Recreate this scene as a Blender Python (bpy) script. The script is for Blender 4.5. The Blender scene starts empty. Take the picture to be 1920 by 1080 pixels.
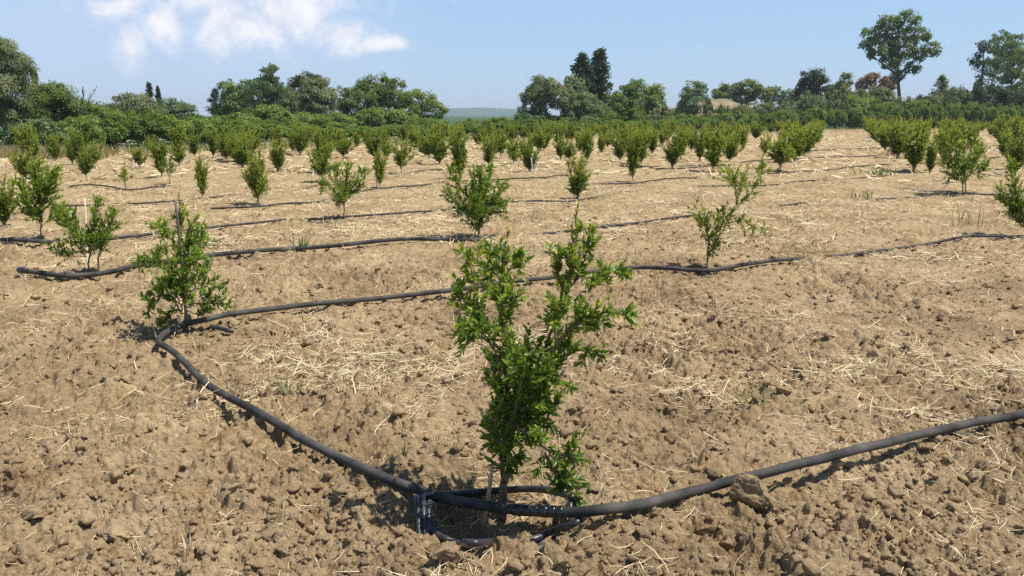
import bpy, math, random
import numpy as np
from mathutils import Vector

R = math.radians
SC = bpy.context.scene
COL = SC.collection
rng = np.random.default_rng(11)
random.seed(5)

# ------------------------------------------------------------------ camera
F_PX, CX, CY, HOR = 1507.0, 960.0, 540.0, 216.0
TILT = math.atan((CY - HOR) / F_PX)
CAM_H = 1.6
cam_d = bpy.data.cameras.new('camera')
cam = bpy.data.objects.new('camera', cam_d)
COL.objects.link(cam)
cam.location = (0, 0, CAM_H)
cam.rotation_euler = (R(90) - TILT, 0, 0)
cam_d.sensor_width = 36
cam_d.lens = F_PX / 1920 * 36
cam_d.clip_start = 0.05
cam_d.clip_end = 20000
SC.camera = cam
CT, ST = math.cos(TILT), math.sin(TILT)

def ray(x, y):
    X = (x - CX) / F_PX
    Y = -(y - CY) / F_PX
    return X, CT + Y * ST, -ST + Y * CT

def on_ground(x, y, z=0.0):
    a, b, c = ray(x, y)
    s = (CAM_H - z) / -c
    return a * s, b * s

def on_plane(x, y, depth):
    a, b, c = ray(x, y)
    s = depth / b
    return np.array([a * s, depth, CAM_H + c * s])

def project(X, Y, Z):
    dz = Z - CAM_H
    d = Y * CT - dz * ST
    v = Y * ST + dz * CT
    return CX + X / d * F_PX, CY - v / d * F_PX

# ------------------------------------------------------------------ noise
def hsh(ix, iy, s):
    h = (ix.astype(np.int64) * 374761393 + iy.astype(np.int64) * 668265263 + s * 974634777) & 0xFFFFFFFF
    h = ((h ^ (h >> 13)) * 1274126177) & 0xFFFFFFFF
    h = ((h ^ (h >> 16)) * 2246822519) & 0xFFFFFFFF
    return ((h ^ (h >> 15)) & 0xFFFFFF).astype(np.float64) / 16777216.0

def vnoise(x, y, s):
    ix = np.floor(x); iy = np.floor(y)
    fx = x - ix; fy = y - iy
    fx = fx * fx * (3 - 2 * fx); fy = fy * fy * (3 - 2 * fy)
    a = hsh(ix, iy, s); b = hsh(ix + 1, iy, s); c = hsh(ix, iy + 1, s); d = hsh(ix + 1, iy + 1, s)
    return (a + (b - a) * fx) * (1 - fy) + (c + (d - c) * fx) * fy

def fbm(x, y, s, octv=4, gain=.5):
    t = np.zeros_like(x); amp = 1.0; n = 0.0
    for k in range(octv):
        t += amp * (vnoise(x + 17.3 * k, y - 9.1 * k, s + k) - .5) * 2
        n += amp; amp *= gain; x = x * 2.03; y = y * 2.03
    return t / n

def sstep(a, b, x):
    t = np.clip((x - a) / (b - a), 0, 1)
    return t * t * (3 - 2 * t)

def lumps(x, y, cell, s, dens, power=.45):
    wx = x + cell * .38 * fbm(x / cell * 1.7, y / cell * 1.7, s + 50, 3, .6)
    wy = y + cell * .38 * fbm(x / cell * 1.7 + 40, y / cell * 1.7, s + 60, 3, .6)
    gx = wx / cell; gy = wy / cell
    ix = np.floor(gx); iy = np.floor(gy)
    out = np.zeros_like(x)
    for i in (-1, 0, 1):
        for j in (-1, 0, 1):
            jx = ix + i; jy = iy + j
            dx = gx - (jx + hsh(jx, jy, s + 1)); dy = gy - (jy + hsh(jx, jy, s + 2))
            a = hsh(jx, jy, s + 3) * 6.283
            ca = np.cos(a); sa = np.sin(a)
            ex = (dx * ca + dy * sa) / (.42 + .42 * hsh(jx, jy, s + 4))
            ey = (-dx * sa + dy * ca) / (.32 + .3 * hsh(jx, jy, s + 5))
            q = np.clip(1 - ex * ex - ey * ey, 0, 1)
            h = (.35 + .65 * hsh(jx, jy, s + 6)) * (hsh(jx, jy, s + 7) < dens)
            v = h * q ** power * (1 + .55 * ex * (hsh(jx, jy, s + 8) - .3))
            out = np.maximum(out, v)
    return out

EDGE = np.array([(-200, 300), (0, 293), (300, 285), (600, 272), (1000, 260), (1300, 252), (1560, 244), (1620, 243), (1920, 241), (2200, 241)], float)
BAS = on_ground(938, 940)

def ground_low(x, y):
    z = .055 * fbm(x / 2.3, y / 2.3, 3, 3) + .03 * fbm(x / .8, y / .8, 9, 3)
    d = np.hypot((x - BAS[0]), (y - BAS[1] + .02)) + .05 * fbm(x / .3, y / .3, 21, 3)
    z = z * (1 - np.exp(-(d / .6) ** 4)) - .10 * np.exp(-(d / .36) ** 4) + .045 * np.exp(-((d - .56) / .15) ** 2)
    return z

def straw_mask(x, y):
    # how much of the ground is left untilled under straw: little close by, much farther out in the field
    t = y - .18 * x
    m = sstep(5.0, 13.0, t + 2.6 * fbm(x / 2.5, y / 2.5, 71, 4))
    return np.clip(m * (.55 + .45 * sstep(12, 30, t)) + .25 * fbm(x / 1.1, y / 1.1, 77, 3), 0, 1)

def ground_z(x, y, fine=True):
    x = np.asarray(x, float); y = np.asarray(y, float)
    z = ground_low(x, y)
    m = straw_mask(x, y)
    amp = (1 - .45 * m) * (.55 + .85 * sstep(-.3, .4, fbm(x / 1.1, y / 1.1, 31, 4, .6)))
    c = .036 * lumps(x, y, .38, 100, .45, .6) + .036 * lumps(x, y, .18, 200, .55, .5) + .032 * lumps(x, y, .09, 300, .65, .5)
    c = c + .040 * fbm(x / .22, y / .17, 611, 3, .6)
    if fine:
        c = c + .023 * lumps(x, y, .045, 400, .7, .45) + .012 * lumps(x, y, .023, 450, .8) + .006 * lumps(x, y, .012, 470, .8)
        c = c + .026 * fbm(x / .075, y / .075, 33, 5, .62)
    return z + amp * (c - .050)

# ------------------------------------------------------------------ mesh helpers
def mesh_np(name, V, quads=None, tris=None, smooth=False, attrs=None):
    me = bpy.data.meshes.new(name)
    V = np.ascontiguousarray(V, dtype=np.float32)
    me.vertices.add(len(V)); me.vertices.foreach_set('co', V.ravel())
    loops = []; starts = []; n = 0
    for f, k in ((quads, 4), (tris, 3)):
        if f is None or len(f) == 0: continue
        f = np.asarray(f, dtype=np.int32)
        loops.append(f.ravel()); starts.append(n + np.arange(len(f), dtype=np.int32) * k); n += f.size
    L = np.concatenate(loops).astype(np.int32); S = np.concatenate(starts).astype(np.int32)
    me.loops.add(len(L)); me.loops.foreach_set('vertex_index', L)
    me.polygons.add(len(S)); me.polygons.foreach_set('loop_start', S)
    if smooth:
        me.polygons.foreach_set('use_smooth', np.ones(len(S), dtype=bool))
    if attrs:
        for k, v in attrs.items():
            a = me.attributes.new(k, 'FLOAT', 'POINT')
            a.data.foreach_set('value', np.ascontiguousarray(v, dtype=np.float32))
    me.update(calc_edges=True)
    return me

class MB:
    """collects geometry for ONE mesh"""
    def __init__(s): s.V = []; s.Q = []; s.T = []; s.n = 0; s.A = []
    def add(s, V, quads=None, tris=None, tint=None):
        V = np.asarray(V, float)
        if quads is not None and len(quads): s.Q.append(np.asarray(quads) + s.n)
        if tris is not None and len(tris): s.T.append(np.asarray(tris) + s.n)
        s.V.append(V); s.n += len(V)
        s.A.append(np.full(len(V), .5) if tint is None else np.broadcast_to(np.asarray(tint, float), (len(V),)))
    def mesh(s, name, smooth=False, origin=(0, 0, 0)):
        V = np.concatenate(s.V) - np.asarray(origin, float)
        return mesh_np(name, V, np.concatenate(s.Q) if s.Q else None, np.concatenate(s.T) if s.T else None,
                       smooth, {'tint': np.concatenate(s.A)})

def catmull(P, n=6):
    P = np.asarray(P, float)
    if len(P) < 3:
        t = np.linspace(0, 1, n + 1)[:, None]
        return P[0] * (1 - t) + P[-1] * t
    Q = np.vstack([2 * P[0] - P[1], P, 2 * P[-1] - P[-2]])
    out = []
    for i in range(1, len(Q) - 2):
        p0, p1, p2, p3 = Q[i - 1:i + 3]
        for t in np.arange(n) / n:
            out.append(.5 * ((2 * p1) + (p2 - p0) * t + (2 * p0 - 5 * p1 + 4 * p2 - p3) * t * t + (3 * p1 - p0 - 3 * p2 + p3) * t ** 3))
    out.append(P[-1])
    return np.array(out)

def tube(mb, P, rad, ns=6, tint=None):
    P = np.asarray(P, float); n = len(P)
    rad = np.broadcast_to(np.asarray(rad, float), (n,))
    T = np.gradient(P, axis=0); T /= np.linalg.norm(T, axis=1)[:, None] + 1e-9
    ref = np.array([0, 0, 1.]) if abs(T[:, 2]).mean() < .8 else np.array([1., 0, 0])
    A = np.cross(T, ref); A /= np.linalg.norm(A, axis=1)[:, None] + 1e-9
    B = np.cross(A, T)
    th = np.arange(ns) / ns * 2 * np.pi
    V = P[:, None] + rad[:, None, None] * (np.cos(th)[None, :, None] * A[:, None] + np.sin(th)[None, :, None] * B[:, None])
    V = V.reshape(-1, 3)
    i = np.arange(n - 1)[:, None] * ns; k = np.arange(ns)[None]; k2 = (k + 1) % ns
    Q = np.stack([i + k, i + k2, i + ns + k2, i + ns + k], -1).reshape(-1, 4)
    V = np.vstack([V, P[0], P[-1]])
    kk = np.arange(ns)
    T1 = np.stack([np.full(ns, n * ns), (kk + 1) % ns, kk], -1)
    T2 = np.stack([np.full(ns, n * ns + 1), (n - 1) * ns + kk, (n - 1) * ns + (kk + 1) % ns], -1)
    mb.add(V, Q, np.vstack([T1, T2]), tint)

def nrm(a):
    return a / (np.linalg.norm(a, axis=-1, keepdims=True) + 1e-9)

def leaves(mb, P, D, N, L, W, tint, rich=False):
    """leaf blades: position, direction, normal, length, width"""
    P = np.asarray(P, float); D = nrm(D)
    S = nrm(np.cross(N, D)); N = np.cross(D, S)
    L = np.asarray(L)[:, None]; W = np.asarray(W)[:, None]
    n = len(P)
    if rich:
        c0 = P; c1 = P + D * L * .33 - N * L * .01; c2 = P + D * L * .70 - N * L * .045; c3 = P + D * L - N * L * .14
        up = N * W * .22
        l1 = c1 + S * W * .48 + up; r1 = c1 - S * W * .48 + up
        l2 = c2 + S * W * .38 + up * .8; r2 = c2 - S * W * .38 + up * .8
        V = np.stack([c0, c1, c2, c3, l1, r1, l2, r2], 1).reshape(-1, 3)
        b = np.arange(n)[:, None] * 8
        Q = np.concatenate([b + np.array([[1, 2, 6, 4]]), b + np.array([[2, 1, 5, 7]])])
        T = np.concatenate([b + np.array([[0, 1, 4]]), b + np.array([[1, 0, 5]]), b + np.array([[2, 3, 6]]), b + np.array([[3, 2, 7]])])
        mb.add(V, Q, T, np.repeat(tint, 8))
    else:
        a = P; t = P + D * L - N * L * .08; m = P + D * L * .48
        l = m + S * W * .5 + N * W * .16; r = m - S * W * .5 + N * W * .16
        V = np.stack([a, r, t, l], 1).reshape(-1, 3)
        b = np.arange(n)[:, None] * 4
        mb.add(V, None, np.concatenate([b + np.array([[0, 1, 2]]), b + np.array([[0, 2, 3]])]), np.repeat(tint, 4))

# ------------------------------------------------------------------ materials
def mat_base(name):
    m = bpy.data.materials.new(name); m.use_nodes = True
    nt = m.node_tree; nt.nodes.clear()
    out = nt.nodes.new('ShaderNodeOutputMaterial')
    return m, nt, out

def nd(nt, t, **kw):
    n = nt.nodes.new(t)
    for k, v in kw.items():
        if k.startswith('i_'): n.inputs[int(k[2:])].default_value = v
        else: setattr(n, k, v)
    return n

def ramp(nt, src, stops):
    r = nt.nodes.new('ShaderNodeValToRGB')
    e = r.color_ramp.elements
    while len(e) < len(stops): e.new(.5)
    for el, (p, c) in zip(e, stops):
        el.position = p; el.color = (*c, 1) if len(c) == 3 else c
    nt.links.new(src, r.inputs[0])
    return r

def mixc(nt, fac, a, b, mode='MIX'):
    n = nt.nodes.new('ShaderNodeMix'); n.data_type = 'RGBA'; n.blend_type = mode
    for sock, v in ((n.inputs[0], fac), (n.inputs[6], a), (n.inputs[7], b)):
        if hasattr(v, 'links') or hasattr(v, 'is_linked'): nt.links.new(v, sock)
        elif isinstance(v, (tuple, list)): sock.default_value = (*v, 1) if len(v) == 3 else v
        else: sock.default_value = v
    return n.outputs[2]

def leaf_mat(name, dark, mid, light, trans=.35, rough=.5, spec=.35, rnd=.25, noise=.0):
    m, nt, out = mat_base(name)
    at = nd(nt, 'ShaderNodeAttribute', attribute_name='tint')
    oi = nd(nt, 'ShaderNodeObjectInfo')
    ma = nd(nt, 'ShaderNodeMath', operation='MULTIPLY_ADD', i_1=rnd, i_2=-rnd / 2)
    nt.links.new(oi.outputs['Random'], ma.inputs[0])
    ad = nd(nt, 'ShaderNodeMath', operation='ADD')
    nt.links.new(at.outputs['Fac'], ad.inputs[0]); nt.links.new(ma.outputs[0], ad.inputs[1])
    c = ramp(nt, ad.outputs[0], [(.0, dark), (.5, mid), (1., light)])
    p = nd(nt, 'ShaderNodeBsdfPrincipled')
    p.inputs['Roughness'].default_value = rough
    p.inputs['Specular IOR Level'].default_value = spec
    nt.links.new(c.outputs[0], p.inputs['Base Color'])
    t = nd(nt, 'ShaderNodeBsdfTranslucent')
    tc = mixc(nt, 1.0, c.outputs[0], (1.25, 1.2, .55), 'MULTIPLY')
    nt.links.new(tc, t.inputs[0])
    mx = nd(nt, 'ShaderNodeMixShader', i_0=trans)
    nt.links.new(p.outputs[0], mx.inputs[1]); nt.links.new(t.outputs[0], mx.inputs[2])
    nt.links.new(mx.outputs[0], out.inputs[0])
    return m

def simple_mat(name, a, b, scale=20, rough=.8, spec=.3, bump=.0, detail=5, attr=False):
    m, nt, out = mat_base(name)
    p = nd(nt, 'ShaderNodeBsdfPrincipled')
    p.inputs['Roughness'].default_value = rough
    p.inputs['Specular IOR Level'].default_value = spec
    if attr:
        src = nd(nt, 'ShaderNodeAttribute', attribute_name='tint').outputs['Fac']
    else:
        tc = nd(nt, 'ShaderNodeTexCoord')
        nz = nd(nt, 'ShaderNodeTexNoise'); nz.inputs['Scale'].default_value = scale; nz.inputs['Detail'].default_value = detail
        nt.links.new(tc.outputs['Object'], nz.inputs['Vector'])
        src = nz.outputs['Fac']
        if bump:
            bp = nd(nt, 'ShaderNodeBump'); bp.inputs['Strength'].default_value = bump; bp.inputs['Distance'].default_value = .01
            nt.links.new(src, bp.inputs['Height']); nt.links.new(bp.outputs[0], p.inputs['Normal'])
    c = ramp(nt, src, [(.3 if not attr else 0, a), (.7 if not attr else 1, b)])
    nt.links.new(c.outputs[0], p.inputs['Base Color'])
    nt.links.new(p.outputs[0], out.inputs[0])
    return m

def soil_mat(name, with_straw):
    m, nt, out = mat_base(name)
    geo = nd(nt, 'ShaderNodeNewGeometry')
    def noise(s, d=6, r=.6):
        n = nd(nt, 'ShaderNodeTexNoise'); n.inputs['Scale'].default_value = s; n.inputs['Detail'].default_value = d
        n.inputs['Roughness'].default_value = r
        nt.links.new(geo.outputs['Position'], n.inputs['Vector']); return n.outputs['Fac']
    big = ramp(nt, noise(.9), [(.3, (.265, .186, .103)), (.5, (.395, .285, .160)), (.72, (.535, .40, .238))])
    small = ramp(nt, noise(22, 8, .7), [(.25, (.48, .455, .43)), (.5, (1, 1, 1)), (.76, (1.42, 1.41, 1.36))])
    col = mixc(nt, 1.0, big.outputs[0], small.outputs[0], 'MULTIPLY')
    rust = ramp(nt, noise(4.5, 5), [(.56, (0, 0, 0)), (.72, (1, 1, 1))])
    col = mixc(nt, rust.outputs[0], col, mixc(nt, 1.0, col, (.82, .73, .64), 'MULTIPLY'))
    if with_straw:
        at = nd(nt, 'ShaderNodeAttribute', attribute_name='straw')
        sn = nd(nt, 'ShaderNodeTexNoise'); sn.inputs['Scale'].default_value = 14; sn.inputs['Detail'].default_value = 7
        sn.inputs['Roughness'].default_value = .75
        mp = nd(nt, 'ShaderNodeMapping'); mp.inputs['Scale'].default_value = (.5, .5, .5)
        nt.links.new(geo.outputs['Position'], mp.inputs[0]); nt.links.new(mp.outputs[0], sn.inputs['Vector'])
        ad = nd(nt, 'ShaderNodeMath', operation='MULTIPLY_ADD', i_1=.62)
        nt.links.new(at.outputs['Fac'], ad.inputs[0]); nt.links.new(sn.outputs['Fac'], ad.inputs[2])
        f = ramp(nt, ad.outputs[0], [(.78, (0, 0, 0)), (1.14, (.55, .55, .55))])
        sc = ramp(nt, noise(40, 4), [(.3, (.27, .195, .105)), (.7, (.47, .36, .19))])
        col = mixc(nt, f.outputs[0], col, sc.outputs[0])
        av = nd(nt, 'ShaderNodeAttribute', attribute_name='scrub')
        gc = ramp(nt, noise(.3, 7), [(.3, (.035, .07, .03)), (.55, (.06, .105, .045)), (.75, (.10, .14, .07))])
        col = mixc(nt, av.outputs['Fac'], col, gc.outputs[0])
    p = nd(nt, 'ShaderNodeBsdfPrincipled')
    p.inputs['Roughness'].default_value = .95; p.inputs['Specular IOR Level'].default_value = .12
    nt.links.new(col, p.inputs['Base Color'])
    bn = noise(160, 8, .7); bn2 = noise(55, 6, .65)
    s = nd(nt, 'ShaderNodeMath', operation='MULTIPLY_ADD', i_1=2.2)
    nt.links.new(bn2, s.inputs[0]); nt.links.new(bn, s.inputs[2])
    bp = nd(nt, 'ShaderNodeBump'); bp.inputs['Strength'].default_value = 1.0; bp.inputs['Distance'].default_value = .010
    nt.links.new(s.outputs[0], bp.inputs['Height']); nt.links.new(bp.outputs[0], p.inputs['Normal'])
    nt.links.new(p.outputs[0], out.inputs[0])
    return m

M = {}
M['soil'] = soil_mat('dry_soil', True)
M['clod'] = soil_mat('clod_soil', False)
M['straw'] = simple_mat('straw', (.42, .31, .16), (.80, .67, .42), rough=.6, spec=.3, attr=True)
M['pipe'] = simple_mat('dusty_black_pipe', (.022, .022, .022), (.105, .096, .084), scale=7, rough=.78, spec=.22, bump=.3, detail=12)
M['hose'] = simple_mat('black_hose', (.016, .016, .019), (.05, .05, .055), scale=30, rough=.35, spec=.5)
M['tape'] = simple_mat('black_tape', (.010, .010, .011), (.02, .02, .022), scale=40, rough=.22, spec=.6)
M['wire'] = simple_mat('grey_wire', (.04, .04, .04), (.10, .10, .10), rough=.5)
M['cane'] = simple_mat('cane', (.45, .33, .16), (.66, .5, .27), scale=18, rough=.6)
M['white'] = simple_mat('pale_stick', (.6, .57, .5), (.8, .78, .72), scale=12, rough=.6)
M['bark'] = simple_mat('sapling_bark', (.10, .075, .05), (.23, .18, .125), scale=45, rough=.85, bump=.5)
M['tbark'] = simple_mat('tree_bark', (.07, .055, .042), (.16, .13, .10), scale=3, rough=.9, bump=.6)
M['greywood'] = simple_mat('weathered_wood', (.10, .085, .07), (.2, .175, .15), scale=25, rough=.8)
M['leaf'] = leaf_mat('pomegranate_leaf', (.045, .108, .016), (.19, .295, .035), (.50, .53, .09), trans=.44, rough=.33, spec=.5, rnd=.12)
M['leaf_far'] = leaf_mat('pomegranate_leaf_distant', (.09, .15, .02), (.23, .31, .045), (.42, .45, .08), trans=.42, rough=.45, spec=.35, rnd=.35)
M['grass'] = leaf_mat('weed_grass', (.05, .11, .03), (.11, .19, .06), (.35, .36, .15), trans=.3, rnd=.1)
M['drygrass'] = leaf_mat('dry_weed', (.2, .2, .09), (.36, .32, .16), (.52, .43, .22), trans=.25, rnd=.1)
M['greygreen'] = leaf_mat('grey_green_foliage', (0.104, 0.129, 0.051), (0.193, 0.224, 0.099), (0.297, 0.329, 0.164), trans=.45, rnd=.2)
M['midgreen'] = leaf_mat('mid_green_foliage', (0.092, 0.147, 0.030), (0.186, 0.265, 0.057), (0.312, 0.392, 0.108), trans=.45, rnd=.25)
M['deepgreen'] = leaf_mat('deep_green_foliage', (0.063, 0.119, 0.021), (0.142, 0.231, 0.038), (0.267, 0.349, 0.070), trans=.45, rnd=.3)
M['darkgreen'] = leaf_mat('dark_evergreen', (0.028, 0.053, 0.022), (0.054, 0.090, 0.037), (0.102, 0.144, 0.061), trans=.3, rnd=.2)
M['bluegreen'] = leaf_mat('blue_green_foliage', (0.081, 0.140, 0.053), (0.160, 0.239, 0.101), (0.282, 0.357, 0.177), trans=.45, rnd=.2)
M['lightgreen'] = leaf_mat('light_green_foliage', (.10, .14, .03), (.19, .25, .065), (.30, .35, .12), rnd=.2)
M['rust'] = leaf_mat('rusty_foliage', (.17, .11, .065), (.30, .19, .11), (.30, .27, .13), rnd=.1)
M['olive'] = leaf_mat('olive_brown_foliage', (.05, .055, .018), (.105, .11, .035), (.17, .165, .06), rnd=.1)
M['hill'] = None
M['bank'] = simple_mat('bare_bank_earth', (.13, .115, .06), (.34, .255, .155), scale=.7, rough=.95, detail=9)
M['steel'] = simple_mat('pale_steel', (.6, .6, .6), (.75, .75, .75), rough=.5)
M['rock'] = simple_mat('pale_rock', (.5, .45, .36), (.62, .57, .48), scale=2, rough=.9)

# ------------------------------------------------------------------ object helpers
def link(o):
    COL.objects.link(o); return o

def tag(o, label=None, cat=None, group=None, kind=None):
    if label: o['label'] = label
    if cat: o['category'] = cat
    if group: o['group'] = group
    if kind: o['kind'] = kind
    return o

def thing(name, label, cat, loc, group=None):
    o = link(bpy.data.objects.new(name, None))
    o.location = loc; o.empty_display_size = .2
    return tag(o, label, cat, group)

def part(name, me, mat, parent=None):
    o = link(bpy.data.objects.new(name, me))
    if me.materials: pass
    elif mat: me.materials.append(mat)
    if parent is not None: o.parent = parent
    return o

def clone(root, loc, rz, scale, label, group):
    r = root.copy(); COL.objects.link(r)
    r.location = loc; r.rotation_euler = (0, 0, rz); r.scale = scale
    r['label'] = label
    if group: r['group'] = group
    elif 'group' in r: del r['group']
    for ch in root.children:
        c = ch.copy(); COL.objects.link(c); c.parent = r
    return r

# ------------------------------------------------------------------ ground sheet
def build_ground():
    fa = np.arange(-43, 43.001, .085)
    ca = np.concatenate([np.arange(43.6, 60, 1.2), np.arange(61, 300, 3.), np.arange(300, 317, 1.2)])
    ang = np.radians(np.concatenate([fa, ca]))          # measured from +Y
    rr = [.35]
    while rr[-1] < 4000:
        r = rr[-1]
        k = 1.09 if r < 1.9 else 1.0021 if r < 9 else 1.0035 if r < 26 else 1.012 if r < 120 else 1.12
        rr.append(r * k)
    rr = np.array(rr)
    A, RR = np.meshgrid(ang, rr)
    X = (np.sin(A) * RR).ravel(); Y = (np.cos(A) * RR).ravel(); r = RR.ravel()
    Z = np.zeros_like(X)
    n1 = r < 26
    Z[n1] = ground_z(X[n1], Y[n1], True)
    n2 = (r >= 26) & (r < 140)
    Z[n2] = ground_low(X[n2], Y[n2]) + .08 * lumps(X[n2], Y[n2], .45, 510, .6) + .07 * lumps(X[n2], Y[n2], .9, 520, .5) - .04
    st = np.full_like(X, .8)
    nn = r < 140
    st[nn] = straw_mask(X[nn], Y[nn])
    pxx, pyy = project(X, np.maximum(Y, .5), 0)
    ve = np.where(Y > 15, sstep(2, -4, pyy - np.interp(pxx, EDGE[:, 0], EDGE[:, 1])), 0.) * 1.0
    ve = np.where((Y < 30) & (np.abs(X) > 60), 1., ve)
    na = len(ang); nr = len(rr)
    i = np.arange(nr - 1)[:, None] * na; k = np.arange(na)[None]; k2 = (k + 1) % na
    Q = np.stack([i + k, i + na + k, i + na + k2, i + k2], -1).reshape(-1, 4)
    V = np.stack([X, Y, Z], -1)
    c = len(V)
    V = np.vstack([V, [[0, 0, 0]]]); st = np.append(st, 0); ve = np.append(ve, 0)
    kk = np.arange(na)
    T = np.stack([np.full(na, c), kk, (kk + 1) % na], -1)[:, ::-1]
    # make faces point up
    T = T[:, ::-1] if np.cross(V[T[0, 1]] - V[T[0, 0]], V[T[0, 2]] - V[T[0, 0]])[2] < 0 else T
    q = Q[0]
    if np.cross(V[q[1]] - V[q[0]], V[q[2]] - V[q[0]])[2] < 0: Q = Q[:, ::-1]
    me = mesh_np('ground', V, Q, T, False, {'straw': st, 'scrub': ve})
    o = part('ground', me, M['soil'])
    tag(o, 'dry tilled tan soil of the field', 'ground', kind='structure')
build_ground()

# ------------------------------------------------------------------ loose clods
def ico(sub):
    import bmesh
    bm = bmesh.new(); bmesh.ops.create_icosphere(bm, subdivisions=sub, radius=1)
    V = np.array([v.co[:] for v in bm.verts]); T = np.array([[v.index for v in f.verts] for f in bm.faces]); bm.free()
    return V, T

def lump_shape(sub, seed, cuts=9, rough=.26):
    g = np.random.default_rng(seed)
    V, T = ico(sub); V = V.copy()
    for _ in range(cuts):                                # plane cuts give broken flat sides
        n = nrm(g.normal(size=3)); d = g.uniform(.42, .8)
        s = V @ n; V -= np.clip(s - d, 0, None)[:, None] * n
    f = 0
    for k, a in ((1.3, 1.3), (3.1, .9), (8.1, .4), (15, .25)):
        o = g.uniform(0, 50, 3)
        f = f + a * (vnoise(V[:, 0] * k + o[0], V[:, 1] * k + V[:, 2] * k * .7 + o[1], seed) - .5) * 2
    V *= (1 + rough * f)[:, None]
    V *= g.uniform(.7, 1.15, 3) * np.array([1, 1, .78])
    return V, T

def scatter_sector(n, r0, r1, half=37, p=1.0):
    a = np.radians(rng.uniform(-half, half, n))
    u = rng.uniform(0, 1, n)
    r = r0 * (r1 / r0) ** u if p == 1.0 else np.sqrt(r0 ** 2 + (r1 ** 2 - r0 ** 2) * u)
    return np.sin(a) * r, np.cos(a) * r

def build_clods():
    mb = MB()
    big = [lump_shape(3, s) for s in range(8)]
    mids = [lump_shape(2, 30 + s) for s in range(8)]
    small = [lump_shape(1, 60 + s, 6, .2) for s in range(8)]
    n = 40000
    x, y = scatter_sector(n, 2.1, 13)
    dens = 1 - .85 * straw_mask(x, y)
    dens *= .25 + .75 * sstep(-.2, .3, fbm(x / .8, y / .8, 222, 3))
    keep = rng.uniform(0, 1, n) < dens
    keep &= np.hypot(x - BAS[0], y - BAS[1]) > .42
    x = x[keep]; y = y[keep]; n = len(x)
    size = .005 + .0095 * rng.pareto(2.1, n)
    size = np.where(size > .046, rng.uniform(.008, .03, n), size)
    z = ground_z(x, y)
    for i in range(n):
        s = size[i]
        bank = big if s > .024 else mids if s > .013 else small
        V, T = bank[rng.integers(8)]
        a = rng.uniform(0, 6.283); t = rng.uniform(-.5, .5)
        ca, sa = math.cos(a), math.sin(a); t *= 1.6; ct, stt = math.cos(t), math.sin(t)
        Rm = np.array([[ca, -sa, 0], [sa, ca, 0], [0, 0, 1]]) @ np.array([[1, 0, 0], [0, ct, -stt], [0, stt, ct]])
        mb.add(V @ Rm.T * s + np.array([x[i], y[i], z[i] + s * .14]), None, T)
    tag(part('soil_clods', mb.mesh('soil_clods'), M['clod']), 'loose broken clods of dry soil strewn over the tilled field', 'soil clods', kind='stuff')
build_clods()

def big_clod(px, py, w, h, seed, label, sink=.25):
    x, y = on_ground(px, py, .03)
    z = float(ground_z(np.array([x]), np.array([y]))[0])
    V, T = lump_shape(5, seed, 8, .24)
    mb = MB(); mb.add(V * np.array([w, w * .75, h]), None, T)
    o = part('dirt_clod', mb.mesh('dirt_clod'), M['clod'])
    o.location = (x, y, z + h * (1 - sink) * .6); o.rotation_euler = (0, .1, seed)
    tag(o, label, 'dirt clod', 'large dirt clods in the foreground')
big_clod(1412, 940, .12, .10, 301, 'large tan dirt clod wedged against the near black pipe, right of the front sapling', -.25)
big_clod(835, 1050, .075, .06, 302, 'dark brown dirt clod in front of the front sapling\'s hollow')
big_clod(65, 965, .10, .055, 303, 'broad pale flat-topped clod at the left edge of the foreground')
big_clod(1045, 1050, .10, .075, 304, 'rough clod at the bottom edge, in front of the coiled hose ring')
big_clod(1625, 640, .05, .05, 305, 'small pale upright clod in the bare tilled soil on the right')
big_clod(215, 985, .09, .05, 307, 'rounded flat clod with a dark hole beside it, lower left foreground')

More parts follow.
